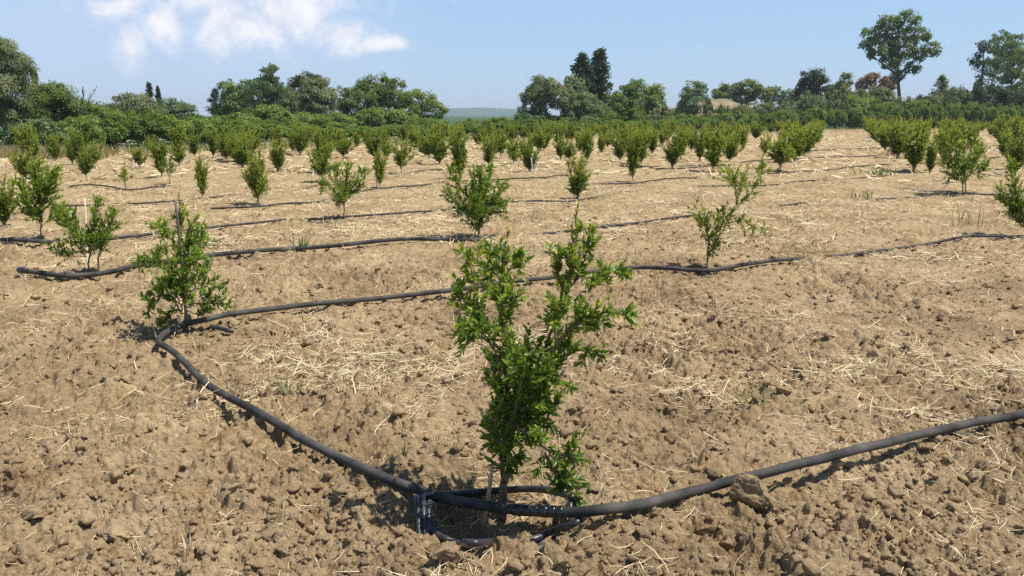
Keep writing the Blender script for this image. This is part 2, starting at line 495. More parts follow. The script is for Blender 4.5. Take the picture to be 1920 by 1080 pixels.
# ------------------------------------------------------------------ straw litter
def build_straw():
    mb = MB()
    def strips(x, y, L, W, lift, curv, tint, pitch):
        n = len(x)
        z = ground_z(x, y, False) + lift
        a = rng.uniform(0, 2 * np.pi, n)
        D = np.stack([np.cos(a), np.sin(a), np.tan(pitch)], -1); D = nrm(D)
        S = np.stack([-np.sin(a), np.cos(a), rng.normal(0, .5, n)], -1); S = nrm(S)
        C = np.stack([-np.sin(a) * curv, np.cos(a) * curv, rng.normal(0, .12, n)], -1)
        P = np.stack([x, y, z], -1)
        V = []
        for t in (-.5, -.17, .17, .5):
            c = P + D * (L * t)[:, None] + C * (L * (t * t - .08))[:, None]
            w = (W * (.5 if abs(t) < .4 else .3))[:, None]
            V += [c + S * w, c - S * w]
        V = np.stack(V, 1).reshape(-1, 3)
        b = np.arange(n)[:, None] * 8
        Q = np.concatenate([b + np.array([[k, k + 1, k + 3, k + 2]]) for k in (0, 2, 4)])
        mb.add(V, Q, None, np.repeat(tint, 8))
    def go(n, r0, r1, Lr, Wr, lift, bare, area=False):
        x, y = scatter_sector(n, r0, r1, p=2.0 if area else 1.0)
        m = straw_mask(x, y)
        cl = sstep(-.05, .45, fbm(x / .55, y / .55, 500, 4, .6))
        d = (bare + (1 - bare) * m) * (.08 + 1.1 * cl)
        k = rng.uniform(0, 1, n) < d
        x = x[k]; y = y[k]; n = len(x)
        L = rng.uniform(Lr[0], Lr[1], n) * rng.uniform(.5, 1, n)
        strips(x, y, L, rng.uniform(*Wr, n), rng.uniform(*lift, n), rng.normal(0, .35, n),
               np.clip(rng.normal(.52, .34, n), 0, 1), rng.normal(.0, .22, n))
    go(34000, 2.2, 7, (.03, .22), (.0013, .0040), (.004, .03), .62)
    go(60000, 4.5, 12, (.06, .30), (.0022, .006), (.005, .035), .45)
    go(105000, 10, 24, (.10, .36), (.005, .011), (.01, .05), .12)
    go(90000, 22, 75, (.25, .7), (.016, .04), (.02, .10), .3, True)
    # stubble standing up
    n = 9000
    x, y = scatter_sector(n, 5, 22)
    k = rng.uniform(0, 1, n) < straw_mask(x, y) * .6
    x = x[k]; y = y[k]; n = len(x)
    strips(x, y, rng.uniform(.06, .22, n), rng.uniform(.003, .007, n), rng.uniform(.02, .05, n), rng.normal(0, .2, n),
           np.clip(rng.normal(.6, .25, n), 0, 1), rng.normal(0, 1.0, n))
    tag(part('straw_litter', mb.mesh('straw_litter'), M['straw']), 'dry yellow straw littered over the field', 'straw', kind='stuff')
build_straw()

# ------------------------------------------------------------------ saplings
def perp_basis(d):
    ref = np.where(np.abs(d[:, 2:3]) < .9, np.array([[0, 0, 1.]]), np.array([[1., 0, 0]]))
    a = nrm(np.cross(d, ref)); return a, np.cross(d, a)

def grow(stems, leaf_len, twigs, twig_len, step, g, rich=False, r0=.010, low=.25, top_z=1., lw=.27, base_z=0., tmax=.88):
    """stems: list of (polyline Nx3, from_fraction). Returns (wood MB, leaf MB)"""
    wood, lf = MB(), MB()
    LP, LD, LN, LL, LT = [], [], [], [], []
    def leaf_along(P, fr0, young0, young1, sc=1.):
        seg = np.linalg.norm(np.diff(P, axis=0), axis=1); cum = np.concatenate([[0], np.cumsum(seg)]); tot = cum[-1]
        n = max(3, int(tot * (1 - fr0) / step))
        s = np.sort(g.uniform(fr0 * tot, tot, n)); s[-1] = tot
        pos = np.stack([np.interp(s, cum, P[:, k]) for k in range(3)], -1)
        T = nrm(np.gradient(P, axis=0)); d = nrm(np.stack([np.interp(s, cum, T[:, k]) for k in range(3)], -1))
        a, b = perp_basis(d)
        th = np.arange(n) * 2.4 + g.uniform(0, 6) + g.normal(0, .5, n)
        out = a * np.cos(th)[:, None] + b * np.sin(th)[:, None]
        sp = g.uniform(.35, .95, n)[:, None]; f = (s / tot)[:, None]
        sp = sp * (1.1 - .5 * f)
        D = nrm(d * (1 - sp * .6) + out * sp + np.array([0, 0, .12]))
        N = nrm(out * -.35 + d * .55 + np.array([0, 0, .75]) + g.normal(0, .35, (n, 3)))
        LP.append(pos); LD.append(D); LN.append(N)
        LL.append(leaf_len * sc * g.uniform(.6, 1.15, n) * (1 - .35 * (f[:, 0] > .9)))
        y = young0 + (young1 - young0) * f[:, 0] ** 1.5
        y = np.where(g.uniform(0, 1, n) < .02, 1., y)
        LT.append(np.clip(y + g.normal(0, .13, n), 0, 1))
    for P, fr, main in stems:
        P = catmull(P, 7)
        P[1:-1] += g.normal(0, .006 * leaf_len / .05, P[1:-1].shape)
        n = len(P); L = np.linalg.norm(np.diff(P, axis=0), axis=1).sum()
        rr = np.linspace(1, .22, n) * r0 * (1 if main else .55)
        tube(wood, P, rr, 6 if main else 4)
        hz = np.clip((P[-1, 2] - base_z) / top_z, 0, 1)
        if fr < 1:
            leaf_along(P, max(fr, .35 if rich else .12), .2 + .15 * hz, .45 + .45 * hz)
        nt_ = int(twigs * L * (1 - fr)) + 1
        for s in g.uniform(fr, tmax, nt_):
            i = min(n - 2, int(s * (n - 1))); p = P[i] + (P[i + 1] - P[i]) * (s * (n - 1) - i)
            d = nrm((P[i + 1] - P[i])[None])
            a, b = perp_basis(d); th = g.uniform(0, 6.283)
            o = a[0] * math.cos(th) + b[0] * math.sin(th)
            h = np.clip((p[2] - base_z) / top_z, 0, 1)
            dirv = nrm(d[0] * g.uniform(.25, .9) + o * g.uniform(.5, 1.) + np.array([0, 0, .25]))
            tl = twig_len * g.uniform(.35, 1.1) * (1.25 - .85 * s)
            q1 = p + dirv * tl * .5 + g.normal(0, .008, 3); q2 = p + dirv * tl + np.array([0, 0, g.uniform(-.12, .22) * tl])
            TP = catmull([p, q1, q2], 3)
            tube(wood, TP, np.linspace(.35, .15, len(TP)) * r0 * .5, 3)
            leaf_along(TP, .08, .18 + .22 * h, .3 + .55 * h * g.uniform(.5, 1.2))
    P = np.concatenate(LP); n = len(P); LL_ = np.concatenate(LL)
    leaves(lf, P, np.concatenate(LD), np.concatenate(LN), LL_, LL_ * lw * g.uniform(.8, 1.2, n), np.concatenate(LT), rich)
    return wood, lf

SAPG = 'young pomegranate saplings planted in rows'
def traced_sapling(base, stems_px, label, leaf_len, twigs, twig_len, step, seed, rich=False, r0=.011, mat='leaf', spread=.5, lw=.27, tmax=.9):
    g = np.random.default_rng(seed)
    bx, by = on_ground(*base)
    bz = float(ground_z(np.array([bx]), np.array([by]), False)[0])
    B0 = on_plane(base[0], base[1], by)
    sts = []; top = .3
    for S in stems_px:
        pts = np.array([on_plane(x, y, by) for x, y in S['p']])
        pts[:, 2] = np.maximum(pts[:, 2], -.05)
        off = np.abs(pts[:, 0] - bx)
        dz = S.get('d', None)
        rise = np.clip(pts[:, 2] / .9, 0, 1.2)
        pts[:, 1] += (g.uniform(-spread, spread) if dz is None else dz) * rise * (.5 + .5 * off / (off.max() + .05))
        if S.get('main') and pts[0, 2] < .08: pts[0, 2] = bz - .05
        top = max(top, pts[:, 2].max())
        sts.append((pts, S.get('f', .15), S.get('main', False)))
    wood, lf = grow(sts, leaf_len, twigs, twig_len, step, g, rich, r0, top_z=top, lw=lw, tmax=tmax)
    t = thing('pomegranate_sapling', label, 'sapling', (bx, by, bz), SAPG)
    o = (bx, by, bz)
    part('stem', wood.mesh('sapling_stem', True, o), M['bark'], t)
    part('foliage', lf.mesh('sapling_foliage', False, o), M[mat], t)
    return t

def S(*p, **k): return dict(p=p, **k)

# the front sapling
traced_sapling((938, 945), [
    S((936, 948), (943, 880), (947, 820), (955, 745), (945, 660), (940, 590), (945, 510), (950, 425), main=True, f=.42, d=-.05),
    S((941, 948), (953, 850), (968, 780), (995, 715), (1025, 650), (1058, 570), (1076, 490), (1088, 385), main=True, f=.36, d=.08),
    S((954, 760), (940, 690), (918, 620), (898, 550), (884, 490), (882, 462), f=.35, d=-.15),
    S((950, 700), (910, 640), (875, 590), (852, 545), f=.35, d=.2),
    S((945, 610), (958, 565), (970, 535), f=.2, d=-.2), S((942, 620), (925, 560), (905, 515), f=.15, d=.3), S((947, 540), (962, 500), (975, 478), f=.15, d=.1), S((938, 600), (900, 590), (880, 585), f=.15, d=-.3),
    S((945, 560), (920, 500), (915, 465), f=.2, d=.15),
    S((935, 640), (895, 612), (862, 607), f=.3, d=-.22),
    S((1020, 660), (1062, 610), (1105, 580), (1150, 575), (1186, 595), f=.25, d=-.15),
    S((1060, 570), (1095, 525), (1112, 480), (1120, 440), f=.15, d=.2),
    S((1055, 590), (1110, 545), (1150, 520), (1182, 520), f=.2, d=.1),
    S((1040, 620), (1035, 580), (1042, 545), f=.25, d=-.2),
    S((1060, 570), (1048, 520), (1050, 470), f=.15, d=.12),
    S((985, 740), (1035, 690), (1080, 650), (1125, 655), f=.2, d=-.1),
    S((1000, 715), (1050, 660), (1095, 625), (1130, 630), f=.2, d=.22),
    S((975, 770), (1010, 740), (1040, 725), (1078, 735), f=.15, d=.1),
    S((960, 800), (985, 760), (1015, 720), (1020, 690), f=.1, d=-.25),
    S((955, 800), (965, 740), (985, 690), (990, 640), f=.1, d=.25),
    S((952, 800), (945, 760), (938, 730), (930, 700), f=.1, d=-.15),
    S((955, 790), (985, 770), (1020, 775), (1040, 800), f=.1, d=-.25),
    S((955, 800), (940, 780), (932, 770), f=.1, d=.2),
    S((960, 770), (1000, 690), (1030, 660), f=.1, d=-.3),
    S((945, 850), (935, 800), (930, 770), (940, 730), f=.1, d=-.5), S((947, 840), (960, 800), (990, 790), (1015, 770), f=.1, d=-.6), S((947, 850), (955, 810), (975, 770), (990, 735), f=.05, d=.6), S((950, 830), (985, 800), (1030, 780), (1050, 755), f=.1, d=.2), S((946, 850), (938, 810), (925, 790), f=.1, d=.4), S((945, 895), (955, 850), (975, 830), f=.2, d=-.8), S((944, 890), (935, 850), (925, 835), f=.2, d=.5),
    S((950, 810), (940, 760), (925, 720), (915, 690), f=.1, d=.3), S((955, 815), (990, 740), (1000, 690), (985, 650), f=.1, d=-.1),
    S((958, 810), (1000, 770), (1035, 740), (1050, 700), f=.1, d=.35), S((955, 790), (970, 720), (975, 670), (960, 620), f=.1, d=-.35),
    S((965, 780), (1005, 745), (1045, 690), (1062, 650), f=.1, d=.1), S((950, 820), (962, 790), (985, 790), (1005, 805), f=.1, d=.15),
    S((968, 775), (1010, 800), (1048, 850), (1070, 915), (1086, 975), f=.22, d=-.6),
    S((1030, 820), (1060, 830), (1085, 850), f=.2, d=-.5),
    S((1040, 840), (1040, 870), (1050, 900), f=.2, d=-.6),
    ], 'large glossy two-pronged sapling in the hose ring at front centre', .043, 48, .106, .0058, 1, rich=True, r0=.0115, lw=.36, tmax=.96)
traced_sapling((345, 622), [
    S((345, 625), (347, 570), (345, 510), (335, 440), (328, 365), main=True, f=.3, d=.1),
    S((347, 560), (360, 490), (370, 440), (371, 395), f=.25, d=-.2),
    S((345, 540), (315, 500), (285, 485), (262, 490), f=.3),
    S((348, 560), (390, 530), (430, 545), f=.3),
    S((346, 570), (310, 550), (292, 560), (285, 585), f=.2, d=-.3),
    S((345, 525), (310, 460), (285, 440), (270, 410), f=.3),
    S((348, 575), (395, 565), (438, 572), f=.3, d=-.2),
    S((347, 560), (342, 490), (332, 400), f=.1, d=-.5), S((347, 540), (352, 470), (356, 420), f=.1, d=.4), S((347, 580), (365, 540), (385, 520), f=.1, d=-.7), S((347, 580), (325, 540), (312, 530), f=.1, d=-.6),
    S((348, 570), (340, 530), (345, 500), f=.1, d=-.8), S((348, 570), (350, 530), (355, 500), f=.1, d=.8),
    S((346, 500), (375, 480), (402, 470), f=.2),
    S((346, 590), (320, 585), (305, 600), f=.2), S((347, 585), (375, 590), (392, 580), f=.2),
    ], 'conical bright sapling on a stout stick where the pipe bends on the left', .054, 32, .19, .0092, 2, r0=.011, rich=True, spread=.45, lw=.36)
traced_sapling((1326, 507), [
    S((1326, 510), (1328, 460), (1325, 420), (1317, 378), main=True, f=.2, d=.1),
    S((1328, 480), (1348, 430), (1372, 395), (1385, 350), (1396, 315), main=True, f=.25, d=-.1),
    S((1352, 425), (1385, 412), (1412, 425), (1440, 440), f=.2),
    S((1378, 380), (1370, 345), (1368, 325), f=.2), S((1385, 360), (1405, 345), (1416, 340), f=.2),
    S((1327, 470), (1345, 465), (1350, 450), f=.3), S((1326, 430), (1312, 405), f=.3),
    S((1360, 410), (1352, 385), f=.3), S((1382, 365), (1372, 340), (1362, 320), f=.1), S((1376, 385), (1400, 355), (1412, 325), f=.1), S((1385, 360), (1390, 340), (1385, 318), f=.05, d=.5),
    S((1327, 460), (1318, 420), (1312, 388), f=.05, d=.4), S((1328, 450), (1338, 420), (1340, 400), f=.05, d=-.4), S((1327, 490), (1332, 470), (1340, 455), f=.05, d=-.3),
    ], 'sparse yellowing forked sapling with wide-open gap, at the right of centre', .05, 30, .19, .0095, 3, r0=.008, rich=False, mat='leaf_far', spread=.3, lw=.38)
traced_sapling((897, 446), [
    S((897, 448), (895, 405), (888, 360), (880, 315), main=True, f=.12, d=.1),
    S((898, 440), (902, 400), (913, 350), (919, 306), main=True, f=.15),
    S((895, 405), (872, 365), (852, 330), (842, 318), f=.15), S((899, 415), (928, 375), (944, 345), f=.15),
    S((895, 400), (858, 380), (836, 350), f=.25), S((897, 425), (885, 390), (900, 360), f=.05, d=-.7),
    S((897, 425), (905, 390), (895, 350), f=.05, d=.7), S((899, 400), (935, 390), (948, 375), f=.2),
    S((897, 380), (900, 345), (898, 325), f=.1), S((892, 400), (870, 395), (855, 400), f=.3),
    ], 'bushy dark-based sapling straight behind the front one, leaning cane at its foot', .054, 60, .25, .008, 4, r0=.010, lw=.4)
traced_sapling((168, 510), [
    S((164, 512), (165, 470), (165, 420), (167, 367), main=True, f=.3), S((175, 512), (184, 470), (194, 425), (201, 398), main=True, f=.3),
    S((165, 475), (135, 440), (112, 405), (122, 385), f=.3), S((165, 480), (128, 478), (104, 462), f=.3),
    S((167, 460), (150, 415), (138, 392), f=.2), S((170, 480), (190, 460), (206, 440), f=.2),
    S((168, 480), (165, 450), (170, 430), f=.1, d=-.8), S((168, 480), (160, 455), (155, 440), f=.1, d=.8),
    ], 'lopsided dark sapling over the capped pipe end on the left', .052, 64, .22, .0085, 5, r0=.010, lw=.38)
traced_sapling((77, 449), [
    S((77, 451), (75, 400), (70, 350), (67, 292), main=True, f=.22), S((76, 415), (52, 365), (36, 335), f=.15),
    S((76, 405), (98, 350), (116, 308), f=.15), S((77, 425), (108, 405), (122, 390), f=.2), S((76, 425), (42, 400), f=.2),
    S((76, 400), (85, 350), (92, 310), f=.1), S((76, 420), (70, 380), (78, 340), f=.1, d=-.6), S((76, 400), (60, 340), (52, 310), f=.1),
    ], 'tall full sapling near the left edge beside a rolled pipe end', .054, 60, .26, .0085, 6, r0=.010, lw=.4)
traced_sapling((1928, 440), [
    S((1928, 442), (1918, 400), (1906, 340), (1903, 290), main=True, f=.15), S((1926, 425), (1912, 370), (1909, 308), f=.1, d=.2), S((1926, 430), (1903, 400), (1893, 372), f=.1), S((1926, 420), (1916, 380), (1914, 330), f=.05, d=-.4), S((1926, 420), (1898, 385), (1880, 362), f=.2),
    S((1927, 420), (1950, 350), (1958, 300), f=.1), S((1925, 410), (1912, 380), (1900, 350), f=.1, d=.6), S((1925, 400), (1930, 360), f=.1, d=-.6),
    ], 'bright sapling cut off by the right edge of the picture', .052, 44, .22, .009, 7, r0=.010, lw=.38)
traced_sapling((1808, 361), [
    S((1806, 363), (1800, 325), (1786, 275), (1779, 235), main=True, f=.15), S((1812, 363), (1815, 315), (1821, 265), (1823, 224), main=True, f=.15),
    S((1803, 340), (1778, 312), (1758, 298), f=.2), S((1812, 335), (1838, 292), (1848, 250), f=.15), S((1806, 330), (1800, 280), (1800, 240), f=.1, d=.7),
    S((1808, 335), (1812, 300), (1808, 265), f=.1, d=-.7), S((1808, 335), (1790, 330), (1780, 345), f=.2), S((1810, 330), (1840, 320), (1850, 300), f=.2),
    ], 'tall vase-shaped sapling right of the straw alley, two stems', .062, 52, .3, .010, 8, r0=.012, lw=.42)
traced_sapling((646, 413), [
    S((645, 415), (644, 370), (646, 330), (650, 300), main=True, f=.25), S((645, 385), (622, 350), (602, 345), f=.25),
    S((645, 380), (668, 340), (686, 318), f=.2), S((645, 375), (625, 330), (618, 310), f=.2), S((645, 390), (635, 370), (628, 385), f=.2),
    S((645, 380), (660, 360), (680, 350), f=.2), S((645, 380), (645, 350), f=.1, d=.8), S((645, 380), (645, 350), f=.1, d=-.8),
    ], 'airy sapling on a bare lower stem, left of centre beside the pipe', .052, 56, .26, .009, 9, r0=.010, lw=.4)

# generic variants, normalised to height 1
def variant(style, seed):
    g = np.random.default_rng(1000 + seed)
    sts = []
    def stem(h0, az, lean, top, main=False, f=.15, curve=1.4):
        u = np.linspace(0, 1, 5)
        z = h0 + (top - h0) * u
        rr = lean * u ** curve
        P = np.stack([rr * math.cos(az), rr * math.sin(az), z], -1)
        P[1:] += g.normal(0, .012, (4, 3)); sts.append((P, f, main))
    if style == 'vase':
        for k in range(16): stem(g.uniform(-.04, .10), k * 2.4 + g.uniform(-.3, .3), g.uniform(.08, .45), g.uniform(.5, 1.1), k < 3, .12, 1.2)
    elif style == 'column':
        stem(-.04, 0, .03, 1., True, .1)
        for k in range(13): stem(g.uniform(.03, .3), k * 2.4, g.uniform(.10, .26), g.uniform(.4, 1.0), False, .08, 1.)
    elif style == 'tree':
        stem(-.04, 0, .04, .95, True, .15)
        for k in range(15): stem(g.uniform(.05, .30), k * 2.4, g.uniform(.10, .45), g.uniform(.35, 1.05), False, .1, 1.)
    elif style == 'open':
        stem(-.04, .4, .22, .8, True, .4); stem(-.04, 3.4, .3, 1., True, .4)
        for k in range(4): stem(g.uniform(.2, .4), k * 1.7, g.uniform(.2, .4), g.uniform(.4, .8), False, .3)
    dens = dict(vase=58, column=66, tree=58, open=48)[style]
    wood, lf = grow(sts, 0.052, dens * .58, .165, .0090, g, False, .009, lw=.42, tmax=.8)
    return wood.mesh('sapling_stem', True), lf.mesh('sapling_foliage')
VAR = []
for k, st in enumerate(['vase', 'column', 'tree', 'open', 'vase', 'column', 'tree', 'vase', 'vase', 'tree', 'column']):
    VAR.append((st, variant(st, k)))
PROTO = {}
def place_sapling(bx, by, h, w, vi, label, rz=None, group=SAPG):
    """bx,by world; h,w metres"""
    st, (wm, lm) = VAR[vi]
    bz = float(ground_z(np.array([bx]), np.array([by]), False)[0]) if math.hypot(bx, by) < 26 else float(ground_low(np.array([bx]), np.array([by]))[0])
    rz = random.uniform(0, 6.28) if rz is None else rz
    sx = w / .85
    if vi not in PROTO:
        t = thing('pomegranate_sapling', label, 'sapling', (bx, by, bz), group)
        t.rotation_euler = (0, 0, rz); t.scale = (sx, sx, h)
        part('stem', wm, M['bark'], t); part('foliage', lm, M['leaf_far'], t)
        PROTO[vi] = t
    else:
        clone(PROTO[vi], (bx, by, bz), rz, (sx, sx, h), label, group)
TAKEN = [on_ground(*p) for p in ((938, 945), (345, 622), (1326, 507), (897, 446), (168, 510), (77, 449), (1928, 440), (1808, 361), (646, 413))]

def px_sapling(px, py, top, wpx, vi, label):
    bx, by = on_ground(px, py)
    ht = on_plane(px, top, by)[2]
    place_sapling(bx, by, max(.4, ht), wpx * by / F_PX * (1.15 if py < 350 else 1.08), vi, label)
    TAKEN.append((bx, by))

for a in [
    (8, 421, 318, 90, 0, 'dense sapling cut by the left edge with thin white stick'),
    (1083, 371, 276, 78, 4, 'squat bushy sapling behind the front one\'s right prong, dark pipe at its foot'),
    (485, 383, 268, 82, 6, 'tall loose sapling with bare foot on a half-buried pipe, left middle'),
    (380, 371, 280, 48, 1, 'narrow upright sapling just above the conical one on the left'),
    (605, 341, 262, 56, 2, 'leaning slim sapling left of the airy bare-stemmed one'),
    (712, 351, 270, 50, 1, 'slender sapling tied to pale stick, right of the airy one'),
    (752, 326, 248, 52, 2, 'dark-stemmed slender sapling next to the one tied to a pale stick'),
    (862, 336, 246, 62, 5, 'column of light foliage rising behind the bushy dark-based sapling'),
    (992, 323, 250, 52, 7, 'sapling with a pale stick leaning on its right side'),
    (963, 308, 256, 46, 6, 'small sapling touching the left side of the pale-stick one, middle'),
    (1186, 341, 240, 56, 5, 'upright thick-footed sapling on a bare dark pipe, right of centre'),
    (1162, 301, 232, 50, 7, 'bush just left behind the upright thick-footed sapling'),
    (1261, 315, 243, 60, 4, 'vase-shaped rounded sapling standing alone right of the thick-footed one'),
    (1100, 305, 236, 48, 1, 'upright sapling directly above the squat bushy one'),
    (1051, 298, 248, 40, 4, 'small cup-shaped sapling between two larger ones, centre distance'),
    (1020, 281, 240, 36, 7, 'small dark sapling above the pale-stick one in the distance'),
    (1222, 291, 235, 42, 1, 'upright sapling between the thick-footed and vase-shaped ones, farther back'),
    (1312, 301, 234, 50, 0, 'full sapling first right of the lone vase-shaped one'),
    (1346, 291, 236, 46, 6, 'sapling on clear bare stem, second right of the lone vase-shaped one'),
    (1377, 273, 244, 36, 4, 'short sapling third right of the lone vase-shaped one'),
    (1463, 321, 232, 80, 2, 'broad sapling heading the dense row on the left side of the alley'),
    (1427, 344, 272, 52, 3, 'thin sapling in front of the broad one at the alley\'s left side'),
    (1490, 305, 230, 74, 0, 'second bush of the dense row on the left side of the alley'),
    (1508, 291, 229, 62, 7, 'third bush of the dense row on the left side of the alley'),
    (1525, 276, 228, 52, 4, 'fourth bush of the dense row on the left side of the alley'),
    (1713, 322, 222, 92, 0, 'large dense sapling heading the row on the right side of the alley'),
    (1742, 329, 250, 40, 1, 'slim drooping sapling between the alley\'s right row and the tall vase-shaped one'),
    (1682, 296, 224, 78, 4, 'second bush of the row on the right side of the alley'),
    (1660, 281, 225, 64, 7, 'third bush of the row on the right side of the alley'),
    (1642, 267, 224, 54, 0, 'fourth bush of the row on the right side of the alley'),
    (1874, 274, 208, 50, 6, 'slim sapling with bare lower stem right of the tall vase-shaped one'),
    (1905, 268, 212, 46, 4, 'green bush farther right near the right edge behind the bright cut-off sapling'),
    (236, 352, 288, 50, 3, 'low forked thin sapling with two bare stems on the left'),
    (162, 336, 268, 46, 2, 'short sapling with dark clear trunk on the far left'),
    (262, 316, 272, 40, 6, 'pale sapling above the low forked thin one'),
    (318, 346, 268, 46, 3, 'straggly sapling right behind the conical one\'s tip'),
    (336, 311, 266, 44, 6, 'small sapling behind and right of the straggly one'),
    (521, 321, 258, 56, 0, 'bush behind and right of the tall loose sapling, left middle'),
    (455, 315, 258, 60, 4, 'wide bush behind and left of the tall loose sapling, left middle'),
    (645, 299, 250, 44, 2, 'sapling above and behind the airy bare-stemmed one'),
    (795, 293, 246, 44, 7, 'sapling farther back, right of the dark-stemmed slender one'),
    (925, 291, 244, 44, 4, 'bush farther back between the light column and the pale-stick sapling'),
    (48, 335, 268, 64, 7, 'wide bush behind the tall full one near the left edge'),
    (1770, 300, 228, 60, 7, 'bush behind and left of the tall vase-shaped sapling')]:
    px_sapling(*a)

# farther saplings on the planting grid
def far_label(px, py):
    if 1440 < px < 1585: return 'distant sapling merged into the green strip along the left side of the straw alley'
    if 1610 < px < 1720: return 'distant sapling merged into the green strip along the right side of the straw alley'
    if px >= 1720: return 'distant sapling in the pale green band at the far right, beyond the vase-shaped sapling'
    if px < 300: return 'distant sapling at the field\'s far edge on the left, before dry grass and dark bushes'
    if px < 600: return 'distant sapling at the field\'s back edge under the two dark spires'
    if px < 840: return 'distant sapling at the field\'s back edge below the round-crowned trees left of the hill'
    if px < 1000: return 'distant sapling at the field\'s back edge straight below the hazy hill'
    if px < 1250: return 'distant sapling at the field\'s back edge below the tall dark conifers'
    return 'distant sapling at the field\'s back edge below the bare earth bank'
u = np.array([4.1, 2.3]); v = np.array([-2.2, 2.55])
far = []
for i in range(-30, 40):
    for j in [q * .5 for q in range(-16, 90)]:
        p = np.array([-.45, 10.67]) + i * u + j * v + np.array([random.uniform(-.45, .45), random.uniform(-.45, .45)])
        if p[1] < 16 or (j != int(j) and p[1] < 23): continue
        px, py = project(p[0], p[1], 0)
        if px < -60 or px > 1990 or py < np.interp(px, EDGE[:, 0], EDGE[:, 1]) + 1 or py > 345: continue
        if py > 300 and 300 < px < 1400 and random.random() < .2: continue
        l = 1463 + (321 - py) * 1.13; r = 1712 - (321 - py) * 1.30
        if l - 8 < px < r + 8: continue
        if min(math.hypot(p[0] - t[0], p[1] - t[1]) for t in TAKEN) < (1.5 if p[1] < 24 else 1.0 if p[0] < 12 else 1.9): continue
        far.append((p[0], p[1], px, py)); TAKEN.append(tuple(p))
for side in (0, 1):                                       # the two rows that border the alley
    y0 = 263.0
    while y0 > 245:
        px = 1463 + (321 - y0) * 1.13 - 5 if side == 0 else 1712 - (321 - y0) * 1.30 + 8
        x, y = on_ground(px, y0); far.append((x, y, px, y0)); y0 -= 2.6
for x, y, px, py in far:
    h = random.uniform(.85, 1.4) * (1.1 if px > 1440 else 1.)
    place_sapling(x, y, h, h * random.uniform(.8, 1.15), random.choice([0, 1, 2, 4, 5, 6, 7, 8, 9, 10]), far_label(px, py))


# ------------------------------------------------------------------ stakes
def stake(p0, p1, r, mat, name, label, depth_px=None, dy=0.):
    bx, by = on_ground(*(depth_px or p0))
    a = on_plane(p0[0], p0[1], by); b = on_plane(p1[0], p1[1], by + dy)
    bz = float(ground_z(np.array([bx]), np.array([by]), False)[0])
    a[2] = min(a[2], bz) - .04
    P = catmull([a, (a + b) / 2 + np.array([.006, 0, 0]), b], 5)
    mb = MB(); tube(mb, P, np.linspace(r, r * .8, len(P)), 8)
    o = part(name, mb.mesh(name, True, a), mat); o.location = a
    tag(o, label, 'stake', 'stakes beside saplings')
stake((351, 622), (329, 376), .013, M['greywood'], 'wooden_stake', 'stout grey-brown stick running up through the conical sapling on the left')
stake((899, 942), (924, 868), .010, M['cane'], 'cane_stake', 'short tan cane leaning beside the front sapling\'s stem', dy=.05)
stake((163, 493), (159, 372), .007, M['white'], 'white_stake', 'thin white stick rising from the lopsided sapling on the left', dy=.3)
stake((19, 410), (18, 375), .010, M['white'], 'white_stake', 'short white stick at the left edge sapling')
stake((999, 326), (996, 296), .018, M['white'], 'white_stake', 'pale stick leaning on the sapling right of centre middle distance')
stake((707, 350), (703, 305), .016, M['white'], 'white_stake', 'pale stick in the slender sapling left of centre')
stake((250, 320), (250, 300), .02, M['white'], 'white_stake', 'tiny white stick among the far saplings on the left')
stake((877, 447), (892, 436), .014, M['cane'], 'cane_stake', 'leaning cane at the foot of the bushy dark-based sapling')

# ------------------------------------------------------------------ irrigation pipes
def pipe_points(px, lift=None, zoff=.03):
    out = []
    for k, q in enumerate(px):
        z = .05
        for _ in range(5):
            x, y = on_ground(q[0], q[1], z)
            z = float(ground_low(np.array([x]), np.array([y]))[0]) + zoff + (q[2] if len(q) > 2 else 0)
        out.append((x, y, z))
    return np.array(out)

def pipe(px, r, label, n=8, ns=12, extra=None, name='irrigation_pipe', wob=.0015, zoff=.03):
    P = catmull(pipe_points(px, zoff=zoff), n)
    g = np.random.default_rng(len(label))
    k = np.arange(len(P))
    P[:, 2] += wob * np.sin(k * .45 + g.uniform(0, 6))
    far_ = sstep(9, 13, P[:, 1])
    P[:, 2] += far_ * (.035 * fbm(P[:, 0] / .9, P[:, 1] / .9, 640, 3) - .021)
    r = r * (1 - .38 * far_)
    t = thing(name, label, 'pipe', P[len(P) // 2], 'black irrigation pipes along the rows')
    mb = MB(); tube(mb, P, r, ns)
    part('pipe_run', mb.mesh('pipe_run', True, P[len(P) // 2]), M['pipe'], t)
    return t, P
t, P = pipe([(1990, 765, .02), (1920, 777, .03), (1850, 788, .03), (1780, 802, .02), (1700, 821, .04), (1620, 840, .07), (1540, 860, .09), (1460, 880, .07), (1380, 900, .03), (1300, 921, .0),
      (1200, 946, .02), (1120, 957, .06), (1040, 960, .10), (940, 952, .12), (860, 940, .09), (780, 917, .03), (700, 886, .015), (640, 860, .01), (580, 830, .02), (540, 807, .02), (500, 782, .03),
      (440, 750, .04), (390, 722, .03), (350, 683, .03), (322, 657, .03), (298, 642, .03), (306, 627, .03), (340, 611, .03), (380, 600, .03), (440, 588, .03), (560, 573, .03), (700, 560, .015),
      (840, 545, .03), (940, 530, .03), (1050, 518, .03), (1180, 502, .01), (1250, 503, .02), (1330, 507, .02), (1400, 495, .03), (1475, 486, .01), (1520, 484, -.07), (1570, 480, -.02), (1650, 470, .0),
      (1700, 463, -.04), (1760, 453, .01), (1810, 443, .03), (1870, 443, .03), (1960, 442, .02)], .0215,
     'long thick black pipe sweeping past the front sapling and bending back along the next row', n=10, ns=16, zoff=.018)
